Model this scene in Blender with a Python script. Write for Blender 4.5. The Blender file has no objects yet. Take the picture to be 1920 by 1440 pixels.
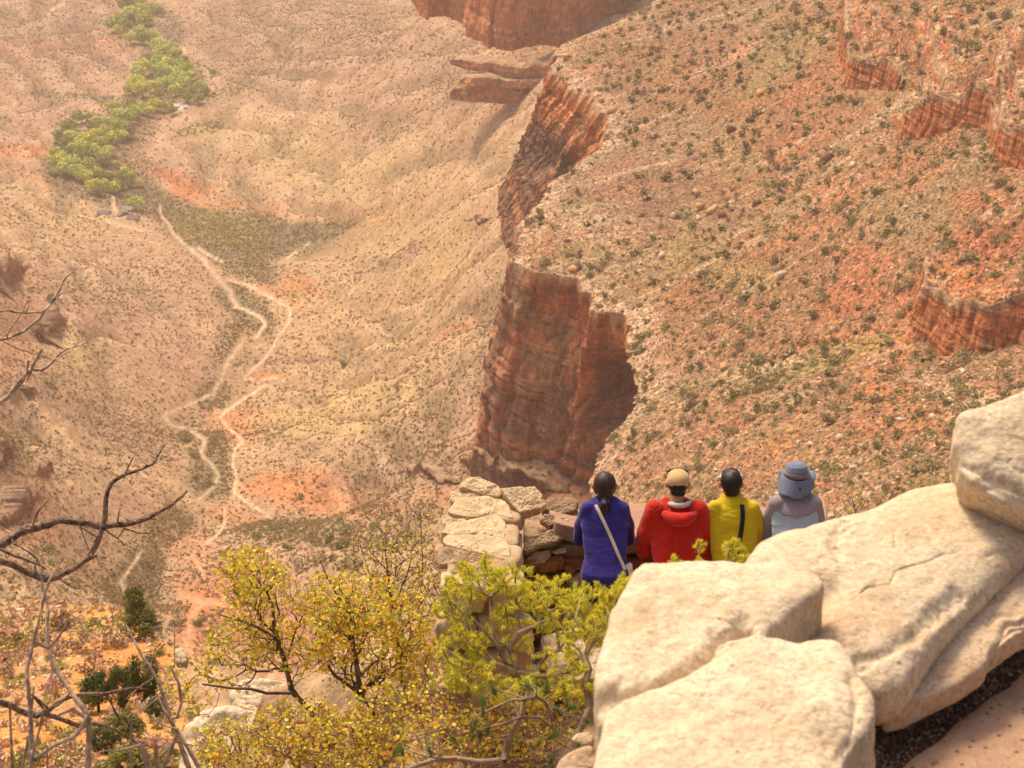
import bpy, bmesh, math, random
import numpy as np
from mathutils import Vector, Matrix
random.seed(7)
RNG = np.random.default_rng(11)
sc = bpy.context.scene
COL = sc.collection
R = math.radians
# ---------------------------------------------------------------- camera model
TH = R(24.0); FP = 3600.0
CT, ST = math.cos(TH), math.sin(TH)
def ray(px, py):
    px = np.asarray(px, float); py = np.asarray(py, float)
    u = (px-960)/FP; v = (720-py)/FP
    return np.stack([u, CT+v*ST, -ST+v*CT], -1)
def at_z(px, py, z):
    d = ray(px, py); return d*(np.asarray(z)/d[..., 2])[..., None]
def at_y(px, py, Y):
    d = ray(px, py); return d*(np.asarray(Y)/d[..., 1])[..., None]
def project(P):
    P = np.asarray(P, float)
    dep = P[..., 1]*CT-P[..., 2]*ST
    up = P[..., 1]*ST+P[..., 2]*CT
    return 960+FP*P[..., 0]/dep, 720-FP*up/dep
# ---------------------------------------------------------------- noise
def _h(ix, iy, iz, seed):
    h = (ix.astype(np.int64)*374761393+iy.astype(np.int64)*668265263+iz.astype(np.int64)*2147483647+seed*974634777) & 0xFFFFFFFF
    h = ((h ^ (h >> 13))*1274126177) & 0xFFFFFFFF
    h = ((h ^ (h >> 16))*2246822519) & 0xFFFFFFFF
    return ((h ^ (h >> 15)) & 0xFFFFFF)/float(0xFFFFFF)
def vnoise(x, y, z=0.0, seed=0):
    x, y, z = np.broadcast_arrays(np.asarray(x, float), np.asarray(y, float), np.asarray(z, float))
    xi, yi, zi = np.floor(x), np.floor(y), np.floor(z)
    fx, fy, fz = x-xi, y-yi, z-zi
    fx = fx*fx*(3-2*fx); fy = fy*fy*(3-2*fy); fz = fz*fz*(3-2*fz)
    r = 0
    for a in (0, 1):
        for b in (0, 1):
            for c in (0, 1):
                w = (fx if a else 1-fx)*(fy if b else 1-fy)*(fz if c else 1-fz)
                r = r+w*_h(xi+a, yi+b, zi+c, seed)
    return r*2-1
def fbm(x, y, z=0.0, seed=0, oct=4, gain=.5):
    s = 0; a = 1.0; t = 0; f = 1.0
    for i in range(oct):
        s = s+a*vnoise(np.asarray(x)*f+i*17.3, np.asarray(y)*f-i*9.1, np.asarray(z)*f+i*5.7, seed+i); t += a; a *= gain; f *= 2.03
    return s/t
def sstep(a, b, x):
    t = np.clip((x-a)/(b-a), 0, 1); return t*t*(3-2*t)
class RBF:
    def __init__(s, xy, z, scale=1000., smooth=1e-4):
        s.p = np.asarray(xy)/scale; s.sc = scale; n = len(s.p)
        A = np.zeros((n+3, n+3)); A[:n, :n] = s.k(s.p[:, None]-s.p[None])+np.eye(n)*smooth
        A[:n, n] = 1; A[:n, n+1:] = s.p; A[n, :n] = 1; A[n+1:, :n] = s.p.T
        s.w = np.linalg.solve(A, np.concatenate([z, [0, 0, 0]]))
    def k(s, d):
        r2 = (d**2).sum(-1); return .5*r2*np.log(r2+1e-9)
    def __call__(s, x, y):
        x = np.asarray(x, float)/s.sc; y = np.asarray(y, float)/s.sc
        out = s.w[-3]+s.w[-2]*x+s.w[-1]*y
        for i, p in enumerate(s.p):
            r2 = (x-p[0])**2+(y-p[1])**2
            out = out+s.w[i]*.5*r2*np.log(r2+1e-9)
        return out
# ---------------------------------------------------------------- object helpers
def tag(o, label=None, cat=None, group=None, kind=None):
    if label: o['label'] = label
    if cat: o['category'] = cat
    if group: o['group'] = group
    if kind: o['kind'] = kind
    return o
def empty(name, loc=(0, 0, 0), rz=0):
    o = bpy.data.objects.new(name, None); COL.objects.link(o); o.location = loc; o.rotation_euler = (0, 0, rz)
    o.empty_display_size = .2
    return o
def mesh_obj(name, V, Fc, mat=None, parent=None, col=None, smooth=False):
    """V (n,3) array, Fc (m,k) array or list of faces; col (n,3) vertex colour"""
    me = bpy.data.meshes.new(name)
    V = np.asarray(V, np.float32)
    if isinstance(Fc, np.ndarray):
        m, k = Fc.shape
        me.vertices.add(len(V)); me.vertices.foreach_set('co', V.ravel())
        me.loops.add(m*k); me.loops.foreach_set('vertex_index', Fc.astype(np.int32).ravel())
        me.polygons.add(m); me.polygons.foreach_set('loop_start', np.arange(0, m*k, k, dtype=np.int32))
        me.polygons.foreach_set('loop_total', np.full(m, k, np.int32))
        me.update(calc_edges=True)
    else:
        me.from_pydata([tuple(map(float, v)) for v in V], [], [tuple(f) for f in Fc]); me.update()
    if smooth: me.polygons.foreach_set('use_smooth', np.ones(len(me.polygons), bool))
    if col is not None:
        c = np.ones((len(V), 4), np.float32); c[:, :3] = col
        a = me.color_attributes.new('Col', 'FLOAT_COLOR', 'POINT'); a.data.foreach_set('color', c.ravel())
    o = bpy.data.objects.new(name, me); COL.objects.link(o)
    if mat: me.materials.append(mat)
    if parent: o.parent = parent
    return o
def grid_faces(r, c, wrap=False):
    i = np.arange(r-1)[:, None]; j = np.arange(c if wrap else c-1)[None]
    a = i*c+j; b = i*c+(j+1) % c
    return np.stack([a, b, b+c, a+c], -1).reshape(-1, 4)
def inst_mesh(Tv, Tf, M, Tt):
    """merge N copies: M (N,3,3) matrices, Tt (N,3) positions"""
    N = len(Tt); n = len(Tv)
    V = np.einsum('nij,kj->nki', M, Tv)+Tt[:, None]
    F_ = (np.arange(N)*n)[:, None, None]+Tf[None]
    return V.reshape(-1, 3), F_.reshape(-1, Tf.shape[1])
def rotz(a):
    a = np.asarray(a); z = np.zeros_like(a); o = z+1
    return np.stack([np.stack([np.cos(a), -np.sin(a), z], -1), np.stack([np.sin(a), np.cos(a), z], -1), np.stack([z, z, o], -1)], -2)
# ---------------------------------------------------------------- materials
class NT:
    def __init__(s, name):
        s.m = bpy.data.materials.new(name); s.m.use_nodes = True; s.t = s.m.node_tree
        s.b = s.t.nodes['Principled BSDF']; s.l = s.t.links
        s.b.inputs['Roughness'].default_value = .9
        s.b.inputs['Specular IOR Level'].default_value = .2
    def n(s, typ, **kw):
        nd = s.t.nodes.new(typ)
        for k, v in kw.items():
            if k.startswith('i_'):
                key = k[2:]; key = int(key) if key.isdigit() else key.replace('_', ' ')
                if hasattr(v, 'is_linked'): s.l.new(v, nd.inputs[key])
                else: nd.inputs[key].default_value = v
            else: setattr(nd, k, v)
        return nd
    def coord(s, scale=(1, 1, 1)):
        tc = s.n('ShaderNodeTexCoord'); mp = s.n('ShaderNodeMapping', i_Vector=tc.outputs['Object']); mp.inputs['Scale'].default_value = scale
        return mp.outputs[0]
    def noise(s, scale, detail=4, rough=.55, vec=None, dist=0):
        return s.n('ShaderNodeTexNoise', i_Vector=vec or s.coord(), i_Scale=scale, i_Detail=detail, i_Roughness=rough, i_Distortion=dist).outputs[0]
    def ramp(s, fac, pts):
        r = s.n('ShaderNodeValToRGB', i_Fac=fac); e = r.color_ramp.elements
        while len(e) < len(pts): e.new(.5)
        for el, (p, c) in zip(e, pts): el.position = p; el.color = (*c, 1) if len(c) == 3 else c
        return r.outputs[0]
    def mix(s, a, b, fac, mode='MIX'):
        m = s.n('ShaderNodeMix', data_type='RGBA', blend_type=mode)
        for sock, v in ((m.inputs[6], a), (m.inputs[7], b), (m.inputs[0], fac)):
            if hasattr(v, 'is_linked'): s.l.new(v, sock)
            else: sock.default_value = (*v, 1) if isinstance(v, tuple) else v
        return m.outputs[2]
    def math(s, op, a, b=0.):
        return s.n('ShaderNodeMath', operation=op, i_0=a, i_1=b).outputs[0]
    def attr(s, name='Col'): return s.n('ShaderNodeAttribute', attribute_name=name).outputs[0]
    def out(s, color=None, rough=None, bump=None, dist=.1, strength=1., spec=None):
        if color is not None:
            if hasattr(color, 'is_linked'): s.l.new(color, s.b.inputs['Base Color'])
            else: s.b.inputs['Base Color'].default_value = (*color, 1)
        if rough is not None: s.b.inputs['Roughness'].default_value = rough
        if spec is not None: s.b.inputs['Specular IOR Level'].default_value = spec
        if bump is not None:
            bn = s.n('ShaderNodeBump', i_Height=bump, i_Distance=dist, i_Strength=strength); s.l.new(bn.outputs[0], s.b.inputs['Normal'])
        return s.m
G = lambda v: (v, v, v)
def mat_ground(name, s1, s2, lo=.62, hi=1.3, dist=.6, cell=0., cs=1.):
    t = NT(name); v = t.coord()
    a = t.noise(s1, 5, .7, v); b = t.noise(s2, 3, .6, v)
    f = t.mix(t.ramp(a, [(.3, G(lo)), (.5, G(1.)), (.72, G(hi))]), t.ramp(b, [(.25, G(.8)), (.5, G(1)), (.75, G(1.18))]), 1., 'MULTIPLY')
    if cell:
        vc = t.n('ShaderNodeTexVoronoi', i_Vector=v, i_Scale=cs); bw = t.n('ShaderNodeRGBToBW', i_Color=vc.outputs['Color']).outputs[0]
        f = t.mix(f, t.ramp(bw, [(.2, G(1-cell)), (.5, G(1)), (.62, G(1)), (.78, G(1+cell*1.5))]), 1., 'MULTIPLY')
    # small dark scrub / pale stone speckle
    vo = t.n('ShaderNodeTexVoronoi', i_Vector=v, i_Scale=s1*1.6, i_Randomness=1.)
    sp = t.ramp(vo.outputs['Distance'], [(.12, G(1)), (.3, G(0))])
    pick = t.ramp(vo.outputs['Color'], [(.45, G(0)), (.5, G(1))])
    msk = t.mix(sp, pick, 1., 'MULTIPLY')
    c = t.mix(t.attr(), f, 1., 'MULTIPLY')
    c2 = t.mix(c, (.13, .10, .06), t.math('MULTIPLY', msk, .55))
    return t.out(c2, 1., t.noise(s1*.6, 5, .7, v), dist, .6)
EXPO = .70; HAZE = .62e-4
MAT = {}
MAT['valley'] = mat_ground('valley_soil', .16, .03, .62, 1.33, 1., .12, .3)
MAT['slope'] = mat_ground('slope_rubble', .42, .09, .5, 1.55, 1.2, .34, .55)
def mat_cliff():
    t = NT('cliff_rock'); v = t.coord((1, 1, .3)); v2 = t.coord((.35, .35, 2.2)); v3 = t.coord((1, 1, 1))
    a = t.noise(.3, 8, .75, v); b = t.noise(.3, 6, .7, v2); c_ = t.noise(.9, 6, .7, v3)
    f = t.mix(t.ramp(a, [(.3, G(.42)), (.47, G(.95)), (.7, G(1.5))]), t.ramp(b, [(.32, G(.6)), (.5, G(1)), (.68, G(1.3))]), 1., 'MULTIPLY')
    f = t.mix(f, t.ramp(c_, [(.33, G(.65)), (.5, G(1)), (.7, G(1.35))]), 1., 'MULTIPLY')
    c = t.mix(t.attr(), f, 1., 'MULTIPLY')
    return t.out(c, 1., a, 3., 1.)
MAT['cliff'] = mat_cliff()
def mat_leafcol():
    t = NT('scrub_leaves'); return t.out(t.attr(), 1.)
MAT['leafcol'] = mat_leafcol()
def simple(name, c, var=.25, scale=1., rough=.95, bump=None, dist=.05):
    t = NT(name); n = t.noise(scale, 5, .65)
    col = t.mix(tuple(x*(1-var) for x in c), tuple(min(1, x*(1+var)) for x in c), t.ramp(n, [(.35, G(0)), (.65, G(1))]))
    return t.out(col, rough, t.noise(bump, 5, .6) if bump else None, dist)
def _sc():
    t = NT('slope_stone'); n = t.noise(.9, 4, .7); return t.out(t.mix(t.attr(), t.ramp(n, [(.3, G(.7)), (.7, G(1.2))]), 1., 'MULTIPLY'), 1.)
MAT['stonecol'] = _sc()
for i, c in enumerate([(.44, .37, .19), (.42, .33, .17), (.30, .29, .11), (.42, .38, .17)]): MAT['shrub%d' % i] = simple('shrub_leaves_%d' % i, c, .35, 3.)
for i, c in enumerate([(.55, .33, .18), (.68, .54, .40), (.58, .42, .27), (.30, .15, .10), (.62, .32, .14)]): MAT['stone%d' % i] = simple('block_stone_%d' % i, c, .28, 2.5)
for i, c in enumerate([(.66, .71, .14), (.58, .66, .18), (.45, .54, .12), (.30, .36, .10)]): MAT['cotton%d' % i] = simple('cottonwood_leaves_%d' % i, c, .3, 4.)
MAT['bark'] = simple('bark', (.16, .12, .09), .3, 8.)
MAT['cabin'] = simple('cabin_wall', (.30, .20, .13), .2, 1.)
for i, c in enumerate([(.17, .16, .17), (.30, .30, .34), (.8, .76, .72), (.45, .22, .17)]): MAT['roof%d' % i] = simple('roof_sheet_%d' % i, c, .15, .6, .6)
def mat_limestone(name, c1, c2, c3, sc1=1., spots=1.):
    t = NT(name); v = t.coord()
    a = t.noise(5*sc1, 6, .65, v, .4); b = t.noise(1.6*sc1, 4, .6, v, .3); fine = t.noise(60*sc1, 5, .7, v)
    c = t.mix(c1, c2, t.ramp(a, [(.42, G(0)), (.68, G(1))])); c = t.mix(c, c3, t.math('MULTIPLY', t.ramp(b, [(.55, G(0)), (.72, G(1))]), .6))
    c = t.mix(c, t.ramp(fine, [(.3, G(.82)), (.55, G(1.)), (.75, G(1.08))]), 1., 'MULTIPLY')
    sp = t.noise(22*sc1, 3, .6, v, 1.2); spots_ = t.ramp(sp, [(.66, G(0)), (.74, G(1))]); c = t.mix(c, tuple(x*.55 for x in c2), t.math('MULTIPLY', spots_, .6*spots))
    vo = t.n('ShaderNodeTexVoronoi', i_Vector=v, i_Scale=14*sc1); pit = t.ramp(vo.outputs['Distance'], [(.05, G(1)), (.13, G(0))]); pick = t.ramp(vo.outputs['Color'], [(.52, G(0)), (.6, G(1))]); pk = t.mix(pit, pick, 1., 'MULTIPLY')
    c = t.mix(c, (.34, .22, .14), t.math('MULTIPLY', pk, .9*spots))
    fl = t.noise(34*sc1, 4, .65, t.coord((1, 1.6, 1)), 1.6); c = t.mix(c, tuple(x*.82 for x in c2), t.math('MULTIPLY', t.ramp(fl, [(.53, G(0)), (.60, G(1))]), .9*spots)); c = t.mix(c, tuple(min(1, x*1.16) for x in c1), t.math('MULTIPLY', t.ramp(fl, [(.34, G(1)), (.44, G(0))]), .6))
    h = t.math('ADD', t.math('ADD', t.math('MULTIPLY', a, .6), t.math('MULTIPLY', fine, .12)), t.math('MULTIPLY', t.noise(16*sc1, 5, .7, v, .5), .35)); h = t.math('SUBTRACT', h, t.math('MULTIPLY', pk, .15))
    return t.out(c, .92, h, .035/sc1, .55)
MAT['limestone'] = mat_limestone('limestone', (.72, .60, .43), (.58, .43, .27), (.54, .37, .22))
MAT['limestone_tan'] = mat_limestone('limestone_tan', (.66, .50, .34), (.54, .36, .22), (.50, .33, .18))
MAT['wallstone1'] = mat_limestone('wall_stone_cream', (.70, .56, .36), (.54, .37, .20), (.52, .32, .14), 2.4)
MAT['wallstone0'] = mat_limestone('wall_stone_tan', (.60, .45, .28), (.48, .30, .16), (.52, .26, .09), 1.7)
MAT['wallstone2'] = mat_limestone('wall_stone_rust', (.44, .20, .08), (.34, .15, .07), (.50, .24, .08), 2.)
MAT['wallstone3'] = mat_limestone('wall_stone_brown', (.36, .25, .16), (.28, .18, .11), (.42, .26, .13), 2.)
MAT['coping'] = mat_limestone('coping', (.46, .29, .20), (.36, .21, .14), (.42, .22, .12), 2.6, 1.)
MAT['mortar'] = simple('mortar', (.42, .29, .18), .3, 9., .95, 40., .02)
MAT['near_ground'] = simple('near_ground', (.42, .28, .16), .45, 1.6, .95, 9., .08)
def mat_path():
    t = NT('path_surface'); v = t.coord(); vo = t.n('ShaderNodeTexVoronoi', i_Vector=v, i_Scale=42.); k = t.mix(t.ramp(vo.outputs['Distance'], [(.18, G(1)), (.3, G(0))]), t.ramp(vo.outputs['Color'], [(.5, G(0)), (.56, G(1))]), 1., 'MULTIPLY')
    f = t.noise(140, 4, .7, v); c = t.mix((.42, .255, .16), (.55, .36, .24), t.ramp(f, [(.35, G(0)), (.65, G(1))])); c = t.mix(c, t.ramp(t.noise(9., 6, .7, v), [(.3, G(.74)), (.7, G(1.16))]), 1., 'MULTIPLY')
    return t.out(t.mix(c, (.09, .05, .035), t.math('MULTIPLY', k, .85)), .9, f, .008, .5)
MAT['path'] = mat_path(); MAT['gravel'] = simple('gravel_bed', (.22, .125, .075), .5, 60., .95, 80., .02)
MAT['hill'] = mat_ground('hill_soil', 2.2, .4, .55, 1.4, .3)
def cloth(name, c, var=.1, sc1=8., rough=.85, weave=300., bd=.003):
    t = NT(name); v = t.coord(); n = t.noise(sc1, 4, .6, v)
    t.b.inputs['Sheen Weight'].default_value = .25
    return t.out(t.mix(tuple(x*(1-var) for x in c), tuple(min(1, x*(1+var)) for x in c), n), rough, t.math('ADD', t.noise(weave, 2, .5, v), t.math('MULTIPLY', t.noise(18., 4, .6, v), 2.)), bd, .5)
for k_, c_ in dict(purple=(.042, .028, .225), black=(.014, .015, .022), dark=(.06, .045, .04), white=(.72, .62, .52), red=(.52, .018, .008), grey=(.52, .50, .50), tan=(.62, .42, .19), yellow=(.62, .47, .010), lightblue=(.40, .50, .60), mauve=(.30, .265, .30), hat=(.17, .20, .29), band=(.24, .19, .19)).items():
    MAT['cloth_'+k_] = cloth('cloth_'+k_, c_)
MAT['shoe'] = simple('shoe', (.10, .08, .07), .2, 20.); MAT['eye'] = simple('eye', (.5, .45, .4), .1, 10., .3)
def mat_skin():
    t = NT('skin'); t.b.inputs['Subsurface Weight'].default_value = .08; t.b.inputs['Subsurface Scale'].default_value = .01
    return t.out(t.mix((.50, .24, .13), (.56, .28, .16), t.noise(30, 3)), .6)
MAT['skin'] = mat_skin()
def mat_hair(name, c, c2):
    t = NT(name); v = t.coord((90, 20, 6)); return t.out(t.mix(c, c2, t.ramp(t.noise(1.6, 4, .6, v), [(.35, G(0)), (.7, G(1))])), .5, t.noise(2.5, 4, .6, v), .003, .6, .4)
MAT['hair_black'] = mat_hair('hair_black', (.010, .007, .006), (.035, .022, .017)); MAT['hair_brown'] = mat_hair('hair_brown', (.022, .012, .009), (.085, .045, .032))
def mat_bald():
    t = NT('hair_thinning'); tc = t.n('ShaderNodeTexCoord'); sx = t.n('ShaderNodeSeparateXYZ', i_Vector=tc.outputs['Object'])
    dx = t.math('ADD', sx.outputs[0], .008); dy = t.math('SUBTRACT', sx.outputs[1], .325); r2 = t.math('ADD', t.math('MULTIPLY', dx, dx), t.math('MULTIPLY', t.math('MULTIPLY', dy, dy), 1.4))
    k = t.math('ADD', t.math('MULTIPLY', r2, 620.), t.math('MULTIPLY', t.noise(120, 3), .8)); k2 = t.math('MULTIPLY', t.ramp(k, [(.45, G(1)), (.95, G(0))]), t.ramp(sx.outputs[2], [(.0, G(1)), (1., G(1))]))
    up = t.math('GREATER_THAN', sx.outputs[2], 1.62); return t.out(t.mix((.012, .008, .007), (.34, .15, .09), t.math('MULTIPLY', t.math('MULTIPLY', k2, up), .5)), .5, t.noise(200, 3), .002, .5, .4)
MAT['hair_bald'] = mat_bald()
MAT['deadwood'] = simple('dead_wood', (.34, .23, .16), .75, 38., .9, 70., .03); MAT['deadwood2'] = simple('dead_wood_pale', (.58, .42, .30), .6, 26., .9, 70., .015); MAT['deadwood3'] = simple('dead_wood_grey', (.46, .33, .23), .5, 24., .9, 60., .008)
MAT['twig'] = simple('twig', (.17, .11, .09), .5, 9.); MAT['twigpale'] = simple('twig_pale', (.36, .24, .18), .5, 7.); MAT['palebark'] = simple('pale_bark', (.34, .25, .17), .45, 9., .9, 80., .006)
def mat_leafthin():
    t = NT('thin_leaves'); c = t.attr(); t.out(c, .6, spec=.3); tr = t.n('ShaderNodeBsdfTranslucent'); t.l.new(c, tr.inputs[0]); mx = t.n('ShaderNodeMixShader', i_0=.35); t.l.new(t.b.outputs[0], mx.inputs[1]); t.l.new(tr.outputs[0], mx.inputs[2]); t.l.new(mx.outputs[0], t.t.nodes['Material Output'].inputs[0]); return t.m
MAT['leafthin'] = mat_leafthin()
MAT['j0'] = simple('juniper_dark', (.12, .15, .04), .4, 1.2); MAT['j1'] = simple('juniper_olive', (.20, .19, .045), .35, 1.2); MAT['shrubbrown'] = simple('shrub_brown', (.46, .31, .19), .3, 3.); MAT['shrubgreen'] = simple('shrub_green', (.34, .33, .10), .3, 3.)
# ================================================================ terrain
S2C = [(-300,0,-960),(0,0,-975),(250,0,-1000),(500,0,-985),(700,0,-930),(800,60,-800),(950,105,-690),(-300,300,-850),(0,250,-950),(180,300,-975),(60,180,-965),(340,130,-985),
 (330,430,-955),(0,400,-900),(420,550,-925),(500,620,-900),(400,700,-880),(340,780,-860),(400,880,-800),(330,1010,-740),
 (230,1100,-690),(350,1210,-620),(240,1000,-730),(-200,600,-640),(0,600,-715),(0,800,-620),(0,1000,-570),(100,1000,-640),(130,700,-780),(200,500,-890),(-200,1000,-480),
 (100,550,-800),(500,200,-945),(620,300,-930),(500,400,-950),(700,200,-870),(830,150,-780),(940,200,-715),(985,235,-655),
 (880,300,-760),(920,400,-690),(600,480,-915),(750,420,-860),(850,500,-780),(925,600,-670),(650,700,-850),(520,800,-830),(800,650,-760),
 (870,800,-672),(700,850,-745),(600,950,-740),(880,880,-640),(960,925,-635),(1080,970,-635),(1150,990,-635),(500,1050,-680),(700,1000,-670),
 (800,1060,-600),(600,1150,-600),(900,1100,-560),(500,1300,-520),(900,1400,-400),(200,1300,-540),(0,1300,-430),(1400,700,-560),(1400,1200,-420),(1500,300,-560),(1900,0,-560),(1900,700,-500)]
S1C = [(1300,200,-445),(1500,50,-400),(1500,300,-415),(1300,400,-455),(1600,400,-388),(1700,200,-370),(1900,200,-322),(1900,30,-325),
 (1900,420,-335),(1400,600,-437),(1300,750,-450),(1500,750,-408),(1720,690,-385),(1600,560,-400),(1800,520,-365),(1780,760,-348),(1500,900,-388),(1860,900,-318),
 (1300,900,-428),(1200,850,-458),(1700,930,-335),(1300,1050,-405),(1600,1100,-345),(1900,1100,-300),(1900,1440,-290),(1500,1440,-350),(1200,1400,-420),(2200,1000,-270),(2100,600,-330),(2100,200,-290),(1250,80,-462),(1250,600,-463)]
RIM = [(1300,-60),(1240,0),(1150,45),(1062,75),(1043,95),(1038,130),(1110,180),(1140,235),(1130,275),(1095,300),(1040,340),(1010,385),(978,420),(968,455),(966,492),(1010,508),(1055,515),
 (1080,525),(1120,578),(1165,600),(1185,655),(1195,700),(1188,750),(1172,795),(1145,818),(1130,838),(1114,880),(1104,915)]
_rp = at_z([p[0] for p in RIM], [p[1] for p in RIM], -480.)
RX, RY = list(_rp[:, 0]), list(_rp[:, 1])
for (x, y) in ((44,880),(38,800),(32,700),(26,600),(20,480)): RX.append(x); RY.append(y)
RX = np.array(RX); RY = np.array(RY)
_o = np.argsort(RY); RX = RX[_o]; RY = RY[_o]
def rimx(Y): return np.interp(Y, RY, RX)
def rimx_n(Y):
    Y = np.asarray(Y, float)
    return rimx(Y)+fbm(Y/26., 0, 0, 5, 3)*5.+fbm(Y/6., 3, 0, 6, 2)*2.2+np.sign(vnoise(Y/9., 8, 0, 9))*1.3
_s2p = [at_z(a, b, float(z)) for a, b, z in S2C]
_z2 = RBF([(p[0], p[1]) for p in _s2p], [p[2] for p in _s2p])
class Coarse:
    def __init__(s, f, a0, a1, Y0, Y1, na=260, nt=260):
        s.a = np.linspace(a0, a1, na); s.t = np.linspace(1/Y1, 1/Y0, nt); s.na, s.nt = na, nt
        Y = 1/s.t[:, None]; s.g = f(Y*s.a[None], Y+0*s.a[None])
    def __call__(s, X, Y):
        X = np.asarray(X, float); Y = np.maximum(np.asarray(Y, float), 1.); a = X/Y; t = 1/Y
        u = np.clip((a-s.a[0])/(s.a[-1]-s.a[0])*(s.na-1), 0, s.na-1.001); v = np.clip((t-s.t[0])/(s.t[-1]-s.t[0])*(s.nt-1), 0, s.nt-1.001)
        i = u.astype(int); j = v.astype(int); fu = u-i; fv = v-j; g = s.g
        return (g[j, i]*(1-fu)+g[j, i+1]*fu)*(1-fv)+(g[j+1, i]*(1-fu)+g[j+1, i+1]*fu)*fv
_z2 = Coarse(_z2, -.50, .44, 420, 11000)
_s1p = [at_z(a, b, float(z)) for a, b, z in S1C]
_rimc = [(x, y, -480.) for x, y in zip(RX[::2], RY[::2])]
_z1 = RBF([(p[0], p[1]) for p in _s1p]+[(p[0], p[1]) for p in _rimc], [p[2] for p in _s1p]+[p[2] for p in _rimc])
_z1 = Coarse(_z1, -.06, .44, 420, 2400)
# ledges on the right slope: pixel line of the top edge, z of the top, height of the step, fade length uphill
LEDGES = [  # pts (px,py) from left/far to right/near, ztop, H, fade
 ([(1745,495),(1735,520),(1732,548),(1760,562),(1785,590),(1815,612),(1850,632),(1890,640),(1930,655),(1990,668)], -362., 27., 130.),
 ([(1585,-40),(1590,20),(1598,62),(1630,80),(1668,92),(1700,112)], -352., 17., 60.),
 ([(1705,140),(1708,170),(1740,190),(1790,215),(1830,228),(1866,250),(1872,285),(1880,318),(1925,340),(1990,352)], -336., 20., 70.),
 ([(1730,-30),(1765,55),(1790,95),(1835,118),(1870,150),(1895,190),(1935,215)], -322., 12., 50.),
 ([(1835,408),(1862,432),(1900,448),(1950,452)], -345., 5., 30.),
]
LW = []
_ex = [([(a+dx, b+dy) for a, b in LEDGES[i][0]], LEDGES[i][1]+dz, H, 30.) for i, dx, dy, dz, H in ((1, 22, -20, 5, 7.), (1, 40, -46, 12, 6.), (2, 26, -24, 6, 8.), (2, -20, 26, -22, 6.), (3, 22, -22, 6, 6.))]
for pts, z, H, L in LEDGES+_ex:
    p = at_z([a for a, b in pts], [b for a, b in pts], z); LW.append((p[:, :2], z, H, L))
def seg_sd(P, X, Y):
    """signed distance to an open polyline (positive = left of travel ... uphill), and the param"""
    best = np.full(np.shape(X), 1e9); sg = np.ones(np.shape(X)); tp = np.zeros(np.shape(X)); tot = len(P)-1
    for i in range(tot):
        a, b = P[i], P[i+1]; d = b-a; L2 = (d**2).sum()
        t = ((X-a[0])*d[0]+(Y-a[1])*d[1])/L2; tc = np.clip(t, 0, 1)
        ds = np.hypot(X-a[0]-tc*d[0], Y-a[1]-tc*d[1])
        s = np.sign(d[0]*(Y-a[1])-d[1]*(X-a[0]))
        m = ds < best; best = np.where(m, ds, best); sg = np.where(m, s, sg); tp = np.where(m, i+tc, tp)
    return best*sg, tp/tot
def ledge_e(tp, H): return sstep(0, .06, tp)*(1-.5*sstep(.9, 1., tp))*np.clip(.95+(.25 if H > 22 else .8)*fbm(tp*9., H, 0, 77, 3), .3, 1.3)
def z1(X, Y, steps=True):
    z = _z1(X, Y)
    w = sstep(0, 40, np.asarray(X)-rimx(Y))
    z = z+w*(fbm(X/90., Y/90., 0, 21, 3)*7+fbm(X/22., Y/22., 0, 22, 3)*2.6)+(.25+.75*w)*fbm(X/5., Y/5., 0, 23, 3)*.9
    if steps:
        for P, zt, H, L in LW:
            sd, tp = seg_sd(P, X, Y)
            e = ledge_e(tp, H)
            z = z+np.where(sd > 0, H*np.exp(-sd/L)*sstep(0, 1.2, sd), -H*.1*np.exp(sd/14.))*e
    return z
# drainage lines carved in the valley floor
WASH = [(300,60),(330,150),(250,260),(200,330),(300,390),(380,470),(430,560),(490,600),(480,640),(430,700),(330,775),(320,790),(385,850),(400,900),(350,970),(250,1060),(240,1110)]
GUL = [([(640,430),(500,470),(400,490)], 12, 90), ([(960,560),(800,620),(650,665),(520,700),(440,715)], 14, 60), ([(930,300),(860,370),(700,420),(560,420),(430,400),(300,370)], 14, 90),
 ([(60,640),(150,690),(250,740),(330,780)], 10, 60), ([(100,800),(200,850),(330,900)], 7, 50), ([(940,700),(820,740),(740,840),(640,900),(500,930),(420,950)], 14, 50), ([(800,1000),(650,990),(520,1010),(430,1040)], 8, 40),
 ([(760,60),(650,150),(520,170),(400,200)], 14, 90), ([(420,20),(330,70)], 8, 60), ([(0,200),(100,170),(230,160)], 8, 60), ([(0,300),(60,310),(120,330)], 6, 50)]
def z2base(X, Y):
    return _z2(X, Y)
def px_world(pts, f):
    """march pixel rays to height field f"""
    d = ray([p[0] for p in pts], [p[1] for p in pts])
    t0 = np.full(len(pts), 300.); t1 = np.full(len(pts), 9000.)
    ts = np.geomspace(350, 9000, 500); hit = np.full(len(pts), np.nan); prev = ts[0]
    for t in ts[1:]:
        P = d*t; below = P[:, 2] < f(P[:, 0], P[:, 1]); new = below & np.isnan(hit)
        lo = np.full(len(pts), prev); hi = np.full(len(pts), t)
        if new.any():
            for _ in range(18):
                mid = (lo+hi)/2; Q = d*mid[:, None]; bl = Q[:, 2] < f(Q[:, 0], Q[:, 1])
                hi = np.where(bl, mid, hi); lo = np.where(bl, lo, mid)
            hit = np.where(new, hi, hit)
        prev = t
        if not np.isnan(hit).any(): break
    return d*hit[:, None]
WASHW = px_world(WASH, z2base)[:, :2]
GULW = [(px_world(p, z2base)[:, :2], a, w) for p, a, w in GUL]
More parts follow.
